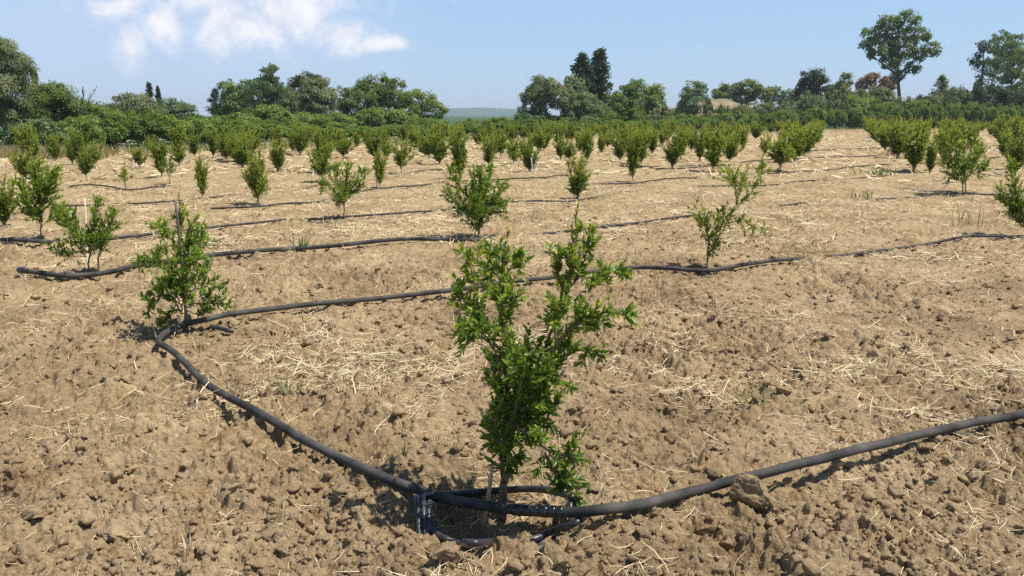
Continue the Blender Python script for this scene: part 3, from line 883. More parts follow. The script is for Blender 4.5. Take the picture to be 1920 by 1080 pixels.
# black tape wound on the pipe by the front sapling
i0 = int(np.argmin(np.abs(project(P[:, 0], P[:, 1], P[:, 2])[0] - 1055) + 1000 * (P[:, 1] > 4)))
i1 = int(np.argmin(np.abs(project(P[:, 0], P[:, 1], P[:, 2])[0] - 958) + 1000 * (P[:, 1] > 4)))
mb = MB()
seg = P[min(i0, i1):max(i0, i1) + 1]
base = np.array(t.location)
for k in range(6):
    a = k / 6 * (len(seg) - 1); f = np.linspace(a, a + (len(seg) - 1) / 6 * .86, 5)
    Q = np.stack([np.interp(f, np.arange(len(seg)), seg[:, c]) for c in range(3)], -1)
    tube(mb, Q, .0232 + .0007 * (k % 3), 16)
part('tape_wrap', mb.mesh('tape_wrap', True, base), M['tape'], t)
# end-capped lateral
t2, P2 = pipe([(42, 507, .02), (75, 511, .02), (110, 516, .02), (170, 515, .0), (215, 508, .01), (250, 499, .01), (330, 487, .0), (400, 478, .015), (480, 470, .02), (560, 465, .0), (640, 459, .02), (735, 449, .02), (770, 448, .01), (810, 448, .03),
      (860, 449, .0), (900, 448, -.02), (960, 441, -.05), (1010, 437, -.01), (1060, 433, -.02), (1130, 425, .0), (1200, 415, .01), (1290, 402, .01), (1340, 397, -.04), (1420, 389, -.05), (1490, 381, .0), (1520, 378, -.04), (1600, 376, -.05), (1720, 367, .0), (1800, 361, .01), (1880, 361, .01), (1960, 352, 0.)],
      .026, 'black pipe with capped end under the lopsided sapling, running right through the second row')
mb = MB(); d = P2[1] - P2[0]; d /= np.linalg.norm(d)
tube(mb, np.array([P2[0] - d * .05, P2[0] - d * .045, P2[0] + d * .02, P2[0] + d * .06, P2[0] + d * .065]), [.026, .034, .034, .03, .024], 12)
part('end_cap', mb.mesh('end_cap', True, np.array(t2.location)), M['hose'], t2)
pipe([(-40, 447, .0), (20, 449, .02), (75, 452, .02), (130, 451, -.04), (205, 446, .02), (250, 442, .015), (300, 436, .0), (350, 430, -.02), (400, 424, .02), (510, 412, .02), (550, 409, -.06), (600, 410, .03), (650, 406, .03), (720, 400, .03), (800, 393, .02), (860, 388, -.03), (930, 381, -.02), (985, 375, .03), (1040, 374, .02), (1082, 374, .03),
      (1150, 362, -.05), (1260, 352, -.05), (1330, 347, .0), (1430, 345, .02), (1500, 338, .01), (1560, 337, -.02), (1615, 331, .02), (1700, 325, .01)], .026, 'black pipe along the third row, under the airy sapling and the squat bushy one')
pipe([(60, 388, .0), (100, 385, .02), (155, 383, .02), (215, 380, -.03), (270, 378, .02), (330, 374, .0), (400, 368, .0), (470, 361, -.03), (540, 357, -.02), (600, 345, .01), (650, 341, -.02), (720, 334, -.02), (800, 318, .02), (860, 317, .02)], .026, 'thin-looking dark pipe left of the narrow upright sapling, fifth row')
pipe([(395, 390, .02), (440, 387, .03), (485, 384, .04), (530, 380, .03), (585, 376, .02), (640, 366, -.03), (690, 354, .02), (740, 349, .03), (800, 344, -.01), (850, 338, .01), (930, 334, .02), (965, 333, .04), (1000, 332, .04), (1040, 329, .03), (1100, 321, -.01), (1200, 313, .0), (1300, 309, .02), (1360, 309, .02)], .028, 'black pipe half buried at the foot of the tall loose sapling, fourth row')
pipe([(1080, 346, -.02), (1130, 343, .02), (1187, 342, .04), (1220, 338, .03), (1280, 333, .03), (1340, 329, -.03), (1410, 324, .0), (1470, 322, .04), (1540, 318, .03), (1600, 313, .03), (1640, 309, .02), (1690, 305, -.02)], .028, 'bare dark pipe under the thick-footed sapling, crossing the straw alley')
pipe([(1160, 305, .0), (1240, 315, .03), (1290, 312, .03), (1350, 309, .03), (1420, 300, .02), (1500, 297, .03), (1560, 293, .03), (1620, 291, .03), (1680, 286, .02)], .03, 'farther dark pipe crossing the straw alley behind the first bushes')
pipe([(1500, 283, .02), (1540, 281, .04), (1580, 279, .04), (1640, 277, .04), (1690, 272, .02)], .035, 'farthest thin dark pipe line across the straw alley')
pipe([(130, 348, .02), (180, 345, .03), (240, 354, .02), (290, 350, .02), (340, 342, -.02)], .028, 'short dark pipe piece under the low forked sapling on the left')
pipe([(1840, 318, .05), (1865, 317, .05), (1900, 315, .05), (1960, 312, .05)], .03, 'pale dusty pipe end at right near the edge', )

# thinner hose coiled round the front sapling
def ring_hose():
    cx, cy = on_ground(930, 952)
    z0 = float(ground_low(np.array([cx]), np.array([cy]))[0])
    t = thing('drip_hose_ring', 'black hose looped in a ring round the front sapling\'s stem', 'hose', (cx, cy, z0))
    for k, (rx, ry, dz, r) in enumerate(((.325, .225, .055, .0135), (.305, .205, .085, .012))):
        a = np.linspace(.75 + .1 * k, 2 * np.pi + .35 - .1 * k, 60) + R(-60)
        x = cx + rx * np.cos(a) + .008 * np.sin(3 * a + k); y = cy + ry * np.sin(a) + .01 * np.sin(2 * a)
        zl = ground_low(x, y)
        z = np.maximum(zl * .35 + z0 * .65, zl) + dz + .012 * np.sin(2 * a + k) - (.055 + .035 * k) * np.clip(-np.sin(a), 0, 1) ** .7
        mb = MB(); tube(mb, np.stack([x, y, z], -1), r, 10)
        part('hose_loop', mb.mesh('hose_loop', True, (cx, cy, z0)), M['hose'], t)
    # the bundle of hose ends hanging on the left and the wire tie around them
    bx, by = on_ground(795, 968); bz = float(ground_low(np.array([bx]), np.array([by]))[0])
    for k in range(3):
        o = k * .026
        Pn = catmull([(bx - .04 + o, by + .13, bz + .07), (bx - .035 + o, by + .05, bz + .10), (bx - .02 + o * .8, by - .03, bz + .065), (bx - .01 + o * .7, by - .09, bz + .015), (bx + .01 + o * .6, by - .13, bz - .03)], 6)
        mb = MB(); tube(mb, Pn + np.array([0, .012 * (k % 2), -.01 * k]), .0125, 8)
        part('hose_end', mb.mesh('hose_end', True, (cx, cy, z0)), M['hose'], t)
    mb = MB(); a = np.linspace(0, 7.4, 50)
    tube(mb, np.stack([bx + .0 + .052 * np.cos(a), by - .01 + .03 * np.sin(a), bz + .075 + .002 * a + .016 * np.sin(a + .6)], -1), .003, 6)
    a = np.linspace(0, 5.5, 30)
    tube(mb, np.stack([bx + .0 + .04 * np.cos(a), by + .08 + .01 * a, bz + .14 + .045 * np.sin(a)], -1), .002, 5)
    part('wire_tie', mb.mesh('wire_tie', True, (cx, cy, z0)), M['wire'], t)
ring_hose()
t = None
def loose_hose(px, label, r=.012):
    P = catmull(pipe_points(px), 8)
    mb = MB(); tube(mb, P, r, 10)
    o = part('hose_piece', mb.mesh('hose_piece', True, P[0]), M['hose']); o.location = P[0]
    tag(o, label, 'hose')
loose_hose([(1100, 965, .02), (1080, 980, .03), (1050, 990, .02), (1030, 998, .0), (1000, 1010, .0), (970, 1012, .0), (940, 1008, -.01)], 'short black hose piece half buried in front of the hose ring', .014)
loose_hose([(868, 1016, .02), (885, 1019, .035), (905, 1018, .03), (925, 1012, .0)], 'black hose stub poking out of the soil at the bottom centre', .014)
loose_hose([(395, 612, .02), (410, 615, .02), (425, 619, .02), (438, 622, .01)], 'black hose stub beside the conical sapling\'s foot', .016)

# ------------------------------------------------------------------ grass tufts and stalks
def tuft(px, py, hpx, n, spread, mat, label, seed, cat='grass tuft', name='grass_tuft', lean=.55, w=.006):
    g = np.random.default_rng(seed)
    bx, by = on_ground(px, py); bz = float(ground_z(np.array([bx]), np.array([by]), False)[0])
    H = hpx * by / F_PX * 1.05
    mb = MB()
    for k in range(n):
        a = g.uniform(0, 6.28); l = g.uniform(.1, lean); h = H * g.uniform(.45, 1.05)
        p0 = np.array([g.normal(0, spread), g.normal(0, spread), -.02])
        d = np.array([math.cos(a) * l, math.sin(a) * l, 1.])
        side = np.array([-math.sin(a), math.cos(a), 0]) * w * g.uniform(.6, 1.2)
        pts = [p0, p0 + d * h * .4, p0 + d * h * .75 + np.array([math.cos(a), math.sin(a), 0]) * l * h * .15, p0 + d * h * .95 + np.array([math.cos(a), math.sin(a), -.15]) * l * h * .5]
        V = []
        for q, s in zip(pts, (1, .9, .6, .08)): V += [q + side * s, q - side * s]
        mb.add(V, [[0, 1, 3, 2], [2, 3, 5, 4], [4, 5, 7, 6]], None, g.uniform(.1, .9))
    o = part(name, mb.mesh(name), mat); o.location = (bx, by, bz)
    tag(o, label, cat, 'grass tufts between the saplings')
tuft(570, 468, 40, 34, .04, M['grass'], 'fresh blue-green grass tuft touching the second-row pipe, left of centre', 1, w=.008)
tuft(553, 750, 48, 16, .025, M['grass'], 'dark green grass tuft by the bend of the long pipe', 2, lean=.8)
tuft(620, 738, 22, 8, .02, M['grass'], 'few short green blades right of the dark green tuft', 3, lean=.9)
tuft(470, 710, 24, 18, .035, M['drygrass'], 'small faded grass tuft above the long pipe\'s bend', 4)
tuft(757, 858, 42, 14, .02, M['grass'], 'small green tuft left of the front sapling\'s shadow', 5)
tuft(217, 826, 24, 9, .015, M['grass'], 'tiny green tuft alone in the left foreground soil', 6)
tuft(1412, 752, 60, 42, .06, M['drygrass'], 'dry greyish grass clump in the right middle soil', 7, lean=.8, w=.004)
tuft(1815, 420, 46, 30, .1, M['drygrass'], 'pale dry grass tuft near the bright sapling at right', 8, w=.008)
tuft(1650, 328, 18, 40, .22, M['grass'], 'low weed patch in the straw alley', 9, w=.02, lean=.9)
tuft(1618, 370, 22, 30, .14, M['grass'], 'pale weed clump below the straw alley', 10, w=.012, lean=.8)
tuft(380, 655, 38, 26, .05, M['drygrass'], 'pale wispy grass at the foot of the conical sapling', 11, w=.004)
tuft(425, 470, 22, 20, .09, M['grass'], 'small grass patch right of the conical sapling beyond the pipe', 12, lean=.9)
tuft(555, 412, 14, 24, .12, M['grass'], 'low bluish weed beside the third-row pipe', 13, lean=.9, w=.01)
tuft(1000, 415, 30, 26, .07, M['drygrass'], 'dry straw-coloured tuft behind the front sapling\'s prongs', 14, w=.006, lean=.9)
tuft(1540, 480, 30, 20, .05, M['drygrass'], 'dry straw tuft beside the buried stretch of the long pipe', 15, lean=1.0)
tuft(355, 1050, 78, 12, .012, M['straw'], 'upright bundle of pale straw in the lower left foreground', 20, 'straw stalks', 'straw_bundle', lean=.25, w=.004)
tuft(1305, 872, 62, 7, .008, M['straw'], 'frayed pale dry stalk standing right of the front sapling', 21, 'straw stalks', 'straw_bundle', lean=.4, w=.009)
tuft(1450, 660, 30, 14, .03, M['straw'], 'clump of dry stubble in the tilled soil, right of centre', 22, 'straw stalks', 'straw_bundle', lean=.9, w=.004)

# ------------------------------------------------------------------ background trees
def crown_cards(mb, lobes, leaf, cover, g, style='round'):
    for (c, r) in lobes:
        c = np.asarray(c); r = np.asarray(r)
        area = 4 * np.pi * ((r[0] * r[1]) ** 1.6 / 3 + (r[0] * r[2]) ** 1.6 / 3 + (r[1] * r[2]) ** 1.6 / 3) ** (1 / 1.6)
        n = int(area * cover / (leaf * leaf * .30))
        n = max(160, min(n, 9000))
        nc = max(14, int(34 * (r.mean() / 1.5) ** .7)); nc = min(nc, 110)
        d = nrm(g.normal(size=(nc, 3))); rad = g.uniform(.45, 1.0, nc) ** .6
        cc = c + d * rad[:, None] * r * .9
        cr = g.uniform(.20, .40, nc) * r.mean() ** .5 * min(1.2, r.mean()) ** .5
        ctint = np.clip(g.normal(.5, .16, nc), .1, .95)
        k = g.integers(0, nc, n)
        o = g.normal(size=(n, 3)); o = nrm(o) * (g.uniform(.15, 1, n) ** .5)[:, None]
        P = cc[k] + o * cr[k][:, None] * np.array([1.1, 1.1, .8])
        out = nrm(o + d[k] * .6 + g.normal(0, .5, (n, 3)))
        N = nrm(out + np.array([0, 0, .5]))
        D = nrm(np.cross(N, g.normal(size=(n, 3))) + out * .3)
        if style == 'willow': D = nrm(D * .5 + np.array([0, 0, -.9]) + out * .4)
        if style == 'up': D = nrm(D * .5 + np.array([0, 0, .9]))
        L = leaf * g.uniform(.6, 1.25, n)
        leaves(mb, P, D, N, L, L * g.uniform(.4, .65, n), np.clip(ctint[k] + g.normal(0, .12, n), 0, 1))

def tree(name, lobes_px, base_px, depth, mat, label, cat='tree', leaf=None, cover=1.5, seed=1, style='round', group='trees behind the field', trunk=.12, limbs=True):
    g = np.random.default_rng(seed * 7 + 3)
    k = depth / F_PX
    lobes = []
    for (x, y, rx, ry) in lobes_px:
        c = on_plane(x, y, depth); rr = np.array([rx * k, (rx + ry) * .5 * k, ry * k]) * 1.12
        c[1] += g.uniform(-.35, .35) * rr[1]
        lobes.append((c, rr))
    b = on_plane(base_px, 230, depth); b[2] = -.1
    if name == 'low_bush': pass
    t = thing(name, label, cat, (b[0], b[1], 0), group)
    o = (b[0], b[1], 0)
    wood = MB()
    cen = np.mean([l[0] for l in lobes], axis=0)
    low = min(l[0][2] for l in lobes)
    fork = np.array([b[0] * .6 + cen[0] * .4, depth, max(.25, low * .55)])
    tr = trunk * k * F_PX / 60
    tp = np.array([cen[0], cen[1], max(l[0][2] for l in lobes)])
    axis = catmull([b, b * .5 + fork * .5 + np.array([.05, 0, 0]), fork, cen * .6 + fork * .4, tp], 5)
    tube(wood, axis, np.linspace(1.15, .25, len(axis)) * tr, 8)
    if limbs:
        for c, rr in lobes:
            hd = math.hypot(c[0] - cen[0], c[1] - cen[1])
            zz = np.clip(c[2] - .75 * hd, max(.3, fork[2]), tp[2] * .9)
            ii = int(np.argmin(np.abs(axis[:, 2] - zz))); at_ = axis[ii]
            mid = (at_ + c) / 2 + np.array([0, 0, .12 * rr[2]])
            tube(wood, catmull([at_, mid, c + np.array([0, 0, rr[2] * .4])], 5), np.linspace(.45, .1, 11) * tr, 6)
            for q in range(5):
                e = c + nrm(g.normal(size=3)) * rr * .8; e[2] = max(e[2], c[2] - rr[2] * .3)
                tube(wood, catmull([mid * .4 + c * .6, (c + e) / 2, e], 4), np.linspace(.25, .06, 9) * tr, 4)
    part('trunk', wood.mesh('trunk', True, o), M['tbark'], t)
    lf = MB()
    crown_cards(lf, lobes, leaf or max(.09, depth * .0028), cover, g, style)
    part('crown', lf.mesh('crown', False, o), M[mat], t)
    return t

def conifer(name, x, top, base_y, wpx, depth, mat, label, seed, shape='spruce', cover=1.):
    g = np.random.default_rng(seed * 13 + 1)
    k = depth / F_PX
    tp = on_plane(x, top, depth); H = tp[2]; b = np.array([tp[0], depth, 0])
    zb = max(.2, on_plane(x, base_y, depth)[2]); W = wpx * k / 2
    t = thing(name, label, 'tree', b, 'trees behind the field')
    wood = MB(); tube(wood, np.array([b - [0, 0, .2], b + [0, 0, H * .5], b + [0, 0, H]]) + np.zeros((3, 3)), np.array([.02, .012, .003]) * H, 7)
    lf = MB(); P, D, N, L, T = [], [], [], [], []
    n = int(70 * cover)
    for i in range(n):
        f = (i + g.uniform()) / n; z = zb + (H - zb) * f
        if shape == 'spindle': w = W * math.sin(math.pi * (.12 + .88 * f)) ** .7
        else: w = W * (1.03 - f ** 1.9) ** .8
        w *= g.uniform(.45, 1.15); a = g.uniform(0, 6.283)
        d = np.array([math.cos(a), math.sin(a), .25 if shape == 'spruce' else 1.6]); d /= np.linalg.norm(d)
        p0 = b + np.array([0, 0, z]); Lb = w / math.hypot(d[0], d[1]) if shape == 'spruce' else w * 1.6
        tube(wood, np.array([p0, p0 + d * Lb * .5, p0 + d * Lb]), np.array([.006, .004, .002]) * H, 4)
        m = 26
        s = g.uniform(.15, 1, m)[:, None]
        pp = p0 + (d * Lb) * s + g.normal(0, .10 * W + .05, (m, 3)) * (1.2 - .6 * s)
        if shape == 'spindle': pp = p0 + (np.array([math.cos(a), math.sin(a), 0]) * w) * s + np.array([0, 0, 1]) * g.uniform(0, .12 * H, (m, 1)) * (1 - f) + g.normal(0, .05, (m, 3))
        P.append(pp); D.append(nrm(d + g.normal(0, .5, (m, 3)))); N.append(nrm(g.normal(0, .6, (m, 3)) + np.array([math.cos(a) * .5, math.sin(a) * .5, .8])))
        L.append(g.uniform(.6, 1.2, m) * depth * (.0042 if wpx > 45 else .0024)); T.append(np.clip(g.normal(.5, .2, m), 0, 1))
    L = np.concatenate(L)
    leaves(lf, np.concatenate(P), np.concatenate(D), np.concatenate(N), L, L * .5, np.concatenate(T))
    part('trunk', wood.mesh('trunk', True, b), M['tbark'], t); part('crown', lf.mesh('crown', False, b), M[mat], t)
    return t

TREES = [
    ('olive_tree', [(-8, 120, 52, 55), (5, 175, 50, 55), (-30, 160, 65, 85), (20, 110, 30, 35), (0, 225, 45, 40)], 5, 42, 'greygreen', 'big grey-green tree cut by the left edge', dict(style='willow')),
    ('broadleaf_tree', [(85, 192, 50, 34), (120, 216, 44, 42), (58, 216, 48, 48), (95, 176, 32, 18)], 95, 45, 'midgreen', 'mid-green spreading tree right of the big grey-green one', {}),
    ('broadleaf_tree', [(215, 222, 28, 24), (190, 235, 34, 28), (175, 215, 16, 14)], 190, 43, 'midgreen', 'low bright tree between the bare-branched one and the grey dome', {}),
    ('olive_tree', [(245, 202, 42, 24), (272, 214, 38, 26), (222, 216, 32, 24), (250, 190, 26, 14)], 250, 58, 'greygreen', 'low grey-green dome-shaped tree under the two dark spires', dict(style='willow')),
    ('olive_tree', [(322, 206, 32, 18), (345, 218, 30, 20), (305, 216, 26, 18)], 325, 62, 'bluegreen', 'low pale grey-green tree right of the dome-shaped one', {}),
    ('broadleaf_tree', [(428, 172, 18, 18), (440, 195, 26, 24), (462, 170, 18, 20), (415, 205, 22, 16), (450, 205, 36, 22)], 440, 82, 'midgreen', 'dark clump-crowned tree left of the pointed poplar', {}),
    ('poplar_tree', [(506, 140, 15, 20), (500, 165, 26, 24), (520, 190, 30, 32), (484, 185, 24, 28), (540, 205, 34, 24), (500, 208, 34, 20)], 505, 80, 'bluegreen', 'pointed bluish poplar rising from the left tree group', dict(style='up')),
    ('broadleaf_tree', [(572, 150, 28, 13), (560, 160, 18, 12), (590, 158, 18, 10)], 575, 84, 'olive', 'tree with olive-brown rounded top behind the grey willow', {}),
    ('willow_tree', [(585, 182, 42, 30), (562, 205, 38, 30), (612, 200, 28, 32), (590, 165, 34, 22)], 585, 76, 'greygreen', 'broad grey willow with drooping foliage in the left tree group', dict(style='willow')),
    ('broadleaf_tree', [(648, 185, 20, 20), (655, 207, 26, 22)], 650, 84, 'midgreen', 'small dark tree between the willow and the round-crowned pair', {}),
    ('broadleaf_tree', [(708, 166, 34, 24), (694, 192, 30, 30), (742, 182, 24, 30), (715, 208, 36, 22), (690, 170, 20, 18)], 710, 82, 'midgreen', 'tall round-crowned tree, left one of the pair left of the hill', {}),
    ('broadleaf_tree', [(785, 190, 36, 22), (806, 207, 28, 22), (768, 208, 24, 20)], 790, 80, 'midgreen', 'wide round-crowned tree nearest the left end of the hill', {}),
    ('broadleaf_tree', [(1018, 168, 36, 24), (1004, 192, 28, 34), (1046, 190, 32, 36)], 1025, 86, 'greygreen', 'big rounded grey-green tree right of the hazy hill', {}),
    ('broadleaf_tree', [(1076, 172, 22, 28), (1088, 200, 34, 28), (1110, 210, 30, 22)], 1080, 88, 'bluegreen', 'lighter tree at the foot of the tall dark conifers', {}),
    ('broadleaf_tree', [(1190, 168, 26, 16), (1176, 190, 30, 26), (1150, 198, 24, 24)], 1185, 92, 'midgreen', 'round tree right of the tall dark conifers', {}),
    ('broadleaf_tree', [(1233, 172, 16, 14), (1222, 192, 28, 24), (1208, 208, 30, 20)], 1222, 96, 'midgreen', 'tree with a small knob crown left of the earth bank', {}),
    ('broadleaf_tree', [(1302, 170, 22, 17), (1300, 192, 28, 22)], 1302, 104, 'bluegreen', 'single small tree standing before the bare earth bank', {}),
    ('bush_tree', [(1372, 170, 24, 14), (1402, 166, 26, 15), (1428, 175, 22, 13), (1352, 178, 16, 11), (1390, 182, 36, 12)], 1390, 128, 'lightgreen', 'light green bush on top of the bare earth bank', {}),
    ('bush_tree', [(1350, 175, 14, 10)], 1350, 130, 'bluegreen', 'little round bush at the left end of the bank top', {}),
    ('broadleaf_tree', [(1448, 180, 16, 16), (1478, 186, 18, 16)], 1460, 132, 'bluegreen', 'pale hazy tree right of the earth bank', {}),
    ('broadleaf_tree', [(1520, 148, 22, 20), (1540, 160, 20, 16), (1518, 178, 28, 24)], 1522, 116, 'darkgreen', 'dark tree rising above its neighbours left of the rusty tree', {}),
    ('broadleaf_tree', [(1582, 152, 14, 14), (1570, 172, 24, 20)], 1578, 122, 'greygreen', 'airy tree between the dark one and the rusty one', {}),
    ('rusty_tree', [(1640, 152, 26, 12), (1662, 160, 16, 14), (1618, 160, 14, 10)], 1645, 136, 'rust', 'tree with rusty red-brown leaves behind the tall tree', {}),
    ('bush_tree', [(1630, 178, 36, 14), (1600, 185, 26, 14), (1660, 185, 26, 14)], 1632, 124, 'greygreen', 'dull green thicket below the rusty tree', {}),
    ('tall_tree', [(1640, 62, 20, 15), (1665, 42, 20, 13), (1698, 36, 22, 15), (1722, 62, 24, 18), (1652, 92, 28, 18), (1746, 92, 20, 11), (1692, 88, 28, 22), (1726, 104, 16, 10), (1668, 118, 22, 12), (1622, 84, 10, 7), (1710, 128, 16, 9), (1684, 145, 10, 14), (1632, 105, 8, 6), (1680, 62, 20, 14)], 1692, 130, 'midgreen', 'tallest broad-crowned tree with visible trunk against the sky at right', dict(cover=1.15, trunk=.2)),
    ('sparse_tree', [(1842, 86, 11, 11), (1832, 112, 11, 14), (1848, 118, 8, 10), (1842, 145, 9, 16)], 1842, 122, 'darkgreen', 'thin sparse dark tree left of the feathery one at the right edge', dict(cover=1.0)),
    ('feathery_tree', [(1880, 85, 24, 22), (1908, 92, 26, 26), (1885, 125, 34, 30), (1912, 140, 34, 40)], 1895, 116, 'bluegreen', 'tall feathery tree at the right edge', dict(style='up', cover=1.1)),
    ('bush_tree', [(1862, 180, 34, 20), (1905, 188, 34, 20)], 1880, 110, 'darkgreen', 'dark thicket at the foot of the feathery tree', {}),
    ('bush_tree', [(1790, 180, 24, 14), (1745, 185, 24, 12)], 1770, 126, 'olive', 'yellowish low scrub right of the tallest tree\'s trunk', {}),
    ('fig_bush', [(85, 250, 36, 22), (40, 262, 34, 22), (110, 262, 22, 14)], 75, 36, 'bluegreen', 'bluish large-leaved bush at the left before dry grass', dict(leaf=.2)),
    ('fig_bush', [(150, 252, 34, 30), (130, 272, 22, 14)], 150, 38, 'midgreen', 'leafy bush below the bare-branched tree', dict(leaf=.15)),
]
for i, (nm, lobes, bp, dp, mt, lb, kw) in enumerate(TREES):
    tree(nm, lobes, bp, dp, mt, lb, seed=i + 1, **kw)
for i, a in enumerate([
    ('cypress_tree', 63, 130, 175, 10, 62, 'darkgreen', 'tiny dark cypress tip between the two left trees', 'spindle', .7),
    ('spruce_tree', 279, 157, 205, 15, 92, 'darkgreen', 'left, more ragged one of the two dark spires', 'spruce', .8),
    ('cypress_tree', 296, 164, 205, 8, 92, 'darkgreen', 'right, narrower one of the two dark spires', 'spindle', .7),
    ('spruce_tree', 402, 168, 220, 30, 92, 'darkgreen', 'dark conifer at the left end of the left tree group', 'spruce', .9),
    ('conifer_tree', 1094, 106, 225, 66, 92, 'darkgreen', 'left one of the tall dark conifers right of the hill', 'spruce', 2.2),
    ('conifer_tree', 1124, 97, 225, 60, 93, 'darkgreen', 'right, taller one of the tall dark conifers', 'spruce', 2.2),
    ('conifer_tree', 1768, 144, 190, 34, 128, 'lightgreen', 'small yellowish conifer with a thin tip right of the tallest tree', 'spruce', 1.0)]):
    nm, x, tp, by_, w, dp, mt, lb, sh, cv = a
    conifer(nm, x, tp, by_, w, dp, mt, lb, i + 1, sh, cv)

# bare-branched little tree on the left
def bare_tree():
    d = 40; b = on_plane(155, 290, d); b[2] = -.05
    t = thing('bare_branched_tree', 'thin tree with bare leafy-tipped branches sticking up on the left', 'tree', (b[0], d, 0), 'trees behind the field')
    g = np.random.default_rng(77)
    sts = []
    for pts in ([(155, 290), (155, 230), (152, 195), (150, 162)], [(155, 215), (166, 190), (180, 163)], [(155, 222), (145, 195), (134, 170)], [(156, 210), (170, 198), (178, 188)], [(153, 200), (160, 180), (160, 172)]):
        P = np.array([on_plane(x, y, d) for x, y in pts]); P[:, 1] += g.uniform(-.4, .4)
        if pts[0][1] == 290: P[0, 2] = -.1
        sts.append((P, .35, pts[0][1] == 290))
    w, l = grow(sts, .14, 3.5, .5, .07, g, False, .05, top_z=3, lw=.4)
    part('trunk', w.mesh('trunk', True, (b[0], d, 0)), M['tbark'], t); part('crown', l.mesh('crown', False, (b[0], d, 0)), M['bluegreen'], t)
bare_tree()

# orchard bushes beyond the field: four variants, copied
def bush_variant(seed):
    g = np.random.default_rng(400 + seed)
    lobes = [((g.uniform(-.2, .2), g.uniform(-.2, .2), .55), np.array([.78, .78, .45]))]
    for k in range(5):
        a = g.uniform(0, 6.28); lobes.append(((math.cos(a) * .5, math.sin(a) * .5, g.uniform(.35, .68)), np.array([g.uniform(.35, .55)] * 2 + [g.uniform(.28, .42)])))
    lf = MB()
    crown_cards(lf, lobes, .105, 1.5, g)
    w = MB(); tube(w, np.array([[0, 0, -.08], [.02, 0, .2], [0, .02, .6]]), [.07, .05, .03], 7)
    for k in range(5):
        a = k * 1.3; tube(w, catmull([(0, 0, .15), (.25 * math.cos(a), .25 * math.sin(a), .35), (.5 * math.cos(a), .5 * math.sin(a), .7)], 3), np.linspace(.03, .01, 7), 5)
    return w.mesh('trunk', True), lf.mesh('crown')
BV = [bush_variant(k) for k in range(5)]
BP = {}
def orchard_bush(px, top, wpx, depth, vi, label, mat='deepgreen'):
    c = on_plane(px, top, depth); h = max(.6, c[2]); w = wpx * depth / F_PX / 2 / .95
    rz = random.uniform(0, 6.28); sc = (w, w, h / .98)
    vk = vi if mat == 'deepgreen' else (vi, mat)
    if vk not in BP:
        t = thing('orchard_bush', label, 'bush', (c[0], depth, 0), 'dark orchard bushes behind the saplings')
        t.rotation_euler = (0, 0, rz); t.scale = sc
        part('trunk', BV[vi][0], M['tbark'], t)
        cm = BV[vi][1].copy(); cm.materials.clear(); part('crown', cm, M[mat], t); BP[vk] = t
    else:
        clone(BP[vk], (c[0], depth, 0), rz, sc, label, 'dark orchard bushes behind the saplings')
# top line of the dark orchard band, read along the picture
TOP = np.array([(120, 222), (200, 214), (300, 212), (380, 222), (450, 228), (560, 232), (700, 234), (850, 224), (930, 225), (1000, 228), (1120, 226), (1250, 222), (1330, 214), (1420, 208), (1500, 206), (1560, 202), (1650, 200), (1780, 192), (1860, 196), (1960, 200)], float)
DEP = np.array([(120, 38), (400, 48), (700, 58), (1000, 68), (1300, 84), (1500, 100), (1960, 104)], float)
def orch_label(px, row):
    back = ('front rank orchard bush', 'second rank orchard bush', 'thicket bush')[row]
    where = ('under the grey dome tree' if px < 330 else 'under the dark conifer and poplar' if px < 560 else 'under the willow and round-crowned pair' if px < 840
             else 'below the hazy hill' if px < 985 else 'under the tall dark conifers' if px < 1250 else 'before the earth bank' if px < 1480 else 'across the straw alley end' if px < 1640 else 'under the tallest tree' if px < 1760 else 'under the feathery tree at right')
    return f'{"green" if row == 2 else "dark green"} rounded {back} {where}'
for row, (dy, dt) in enumerate(((0, 5), (4.5, 0))):
    x = 110.0 + row * 25
    while x < 1975:
        dep = float(np.interp(x, DEP[:, 0], DEP[:, 1])) + dy + random.uniform(-.8, .8)
        tp = float(np.interp(x, TOP[:, 0], TOP[:, 1])) + dt + random.uniform(-4, 4)
        w = 2.9 * F_PX / dep * random.uniform(.85, 1.15)
        orchard_bush(x, tp, w, dep, random.randrange(5), orch_label(x, row))
        x += w * (.72 if row == 0 else .85)

# thicket between the orchard and the trees
THK = np.array([(150, 196), (200, 204), (330, 212), (400, 212), (470, 205), (640, 212), (830, 216), (845, 228), (970, 228), (985, 214), (1100, 208), (1240, 204), (1290, 210), (1340, 214), (1430, 200), (1460, 188), (1500, 178), (1600, 172), (1680, 180), (1740, 184), (1780, 178), (1860, 166), (1960, 162)], float)
x = 160.0
while x < 1960:
    dep = float(np.interp(x, DEP[:, 0], DEP[:, 1])) + 14 + random.uniform(-2, 3)
    w = 4.2 * F_PX / dep * random.uniform(.8, 1.3)
    if not 835 < x < 975:
        tp = float(np.interp(x, THK[:, 0], THK[:, 1])) + random.uniform(-9, 9)
        orchard_bush(x, tp, w, dep, random.randrange(5), orch_label(x, 2), random.choice(['deepgreen', 'midgreen', 'greygreen', 'bluegreen', 'midgreen']))
    x += w * .62

# scrub dotted over the bare bank
for k, (x, tp, w_) in enumerate(((1246, 197, 22), (1268, 203, 26), (1286, 200, 18), (1330, 190, 20), (1348, 198, 26), (1372, 203, 24), (1395, 197, 20), (1420, 200, 28), (1442, 196, 26))):
    orchard_bush(x, tp, w_, 111 - (k % 3), k % 5, 'small scrub bush dotted over the bare brown earth bank', ('olive', 'midgreen', 'greygreen')[k % 3])

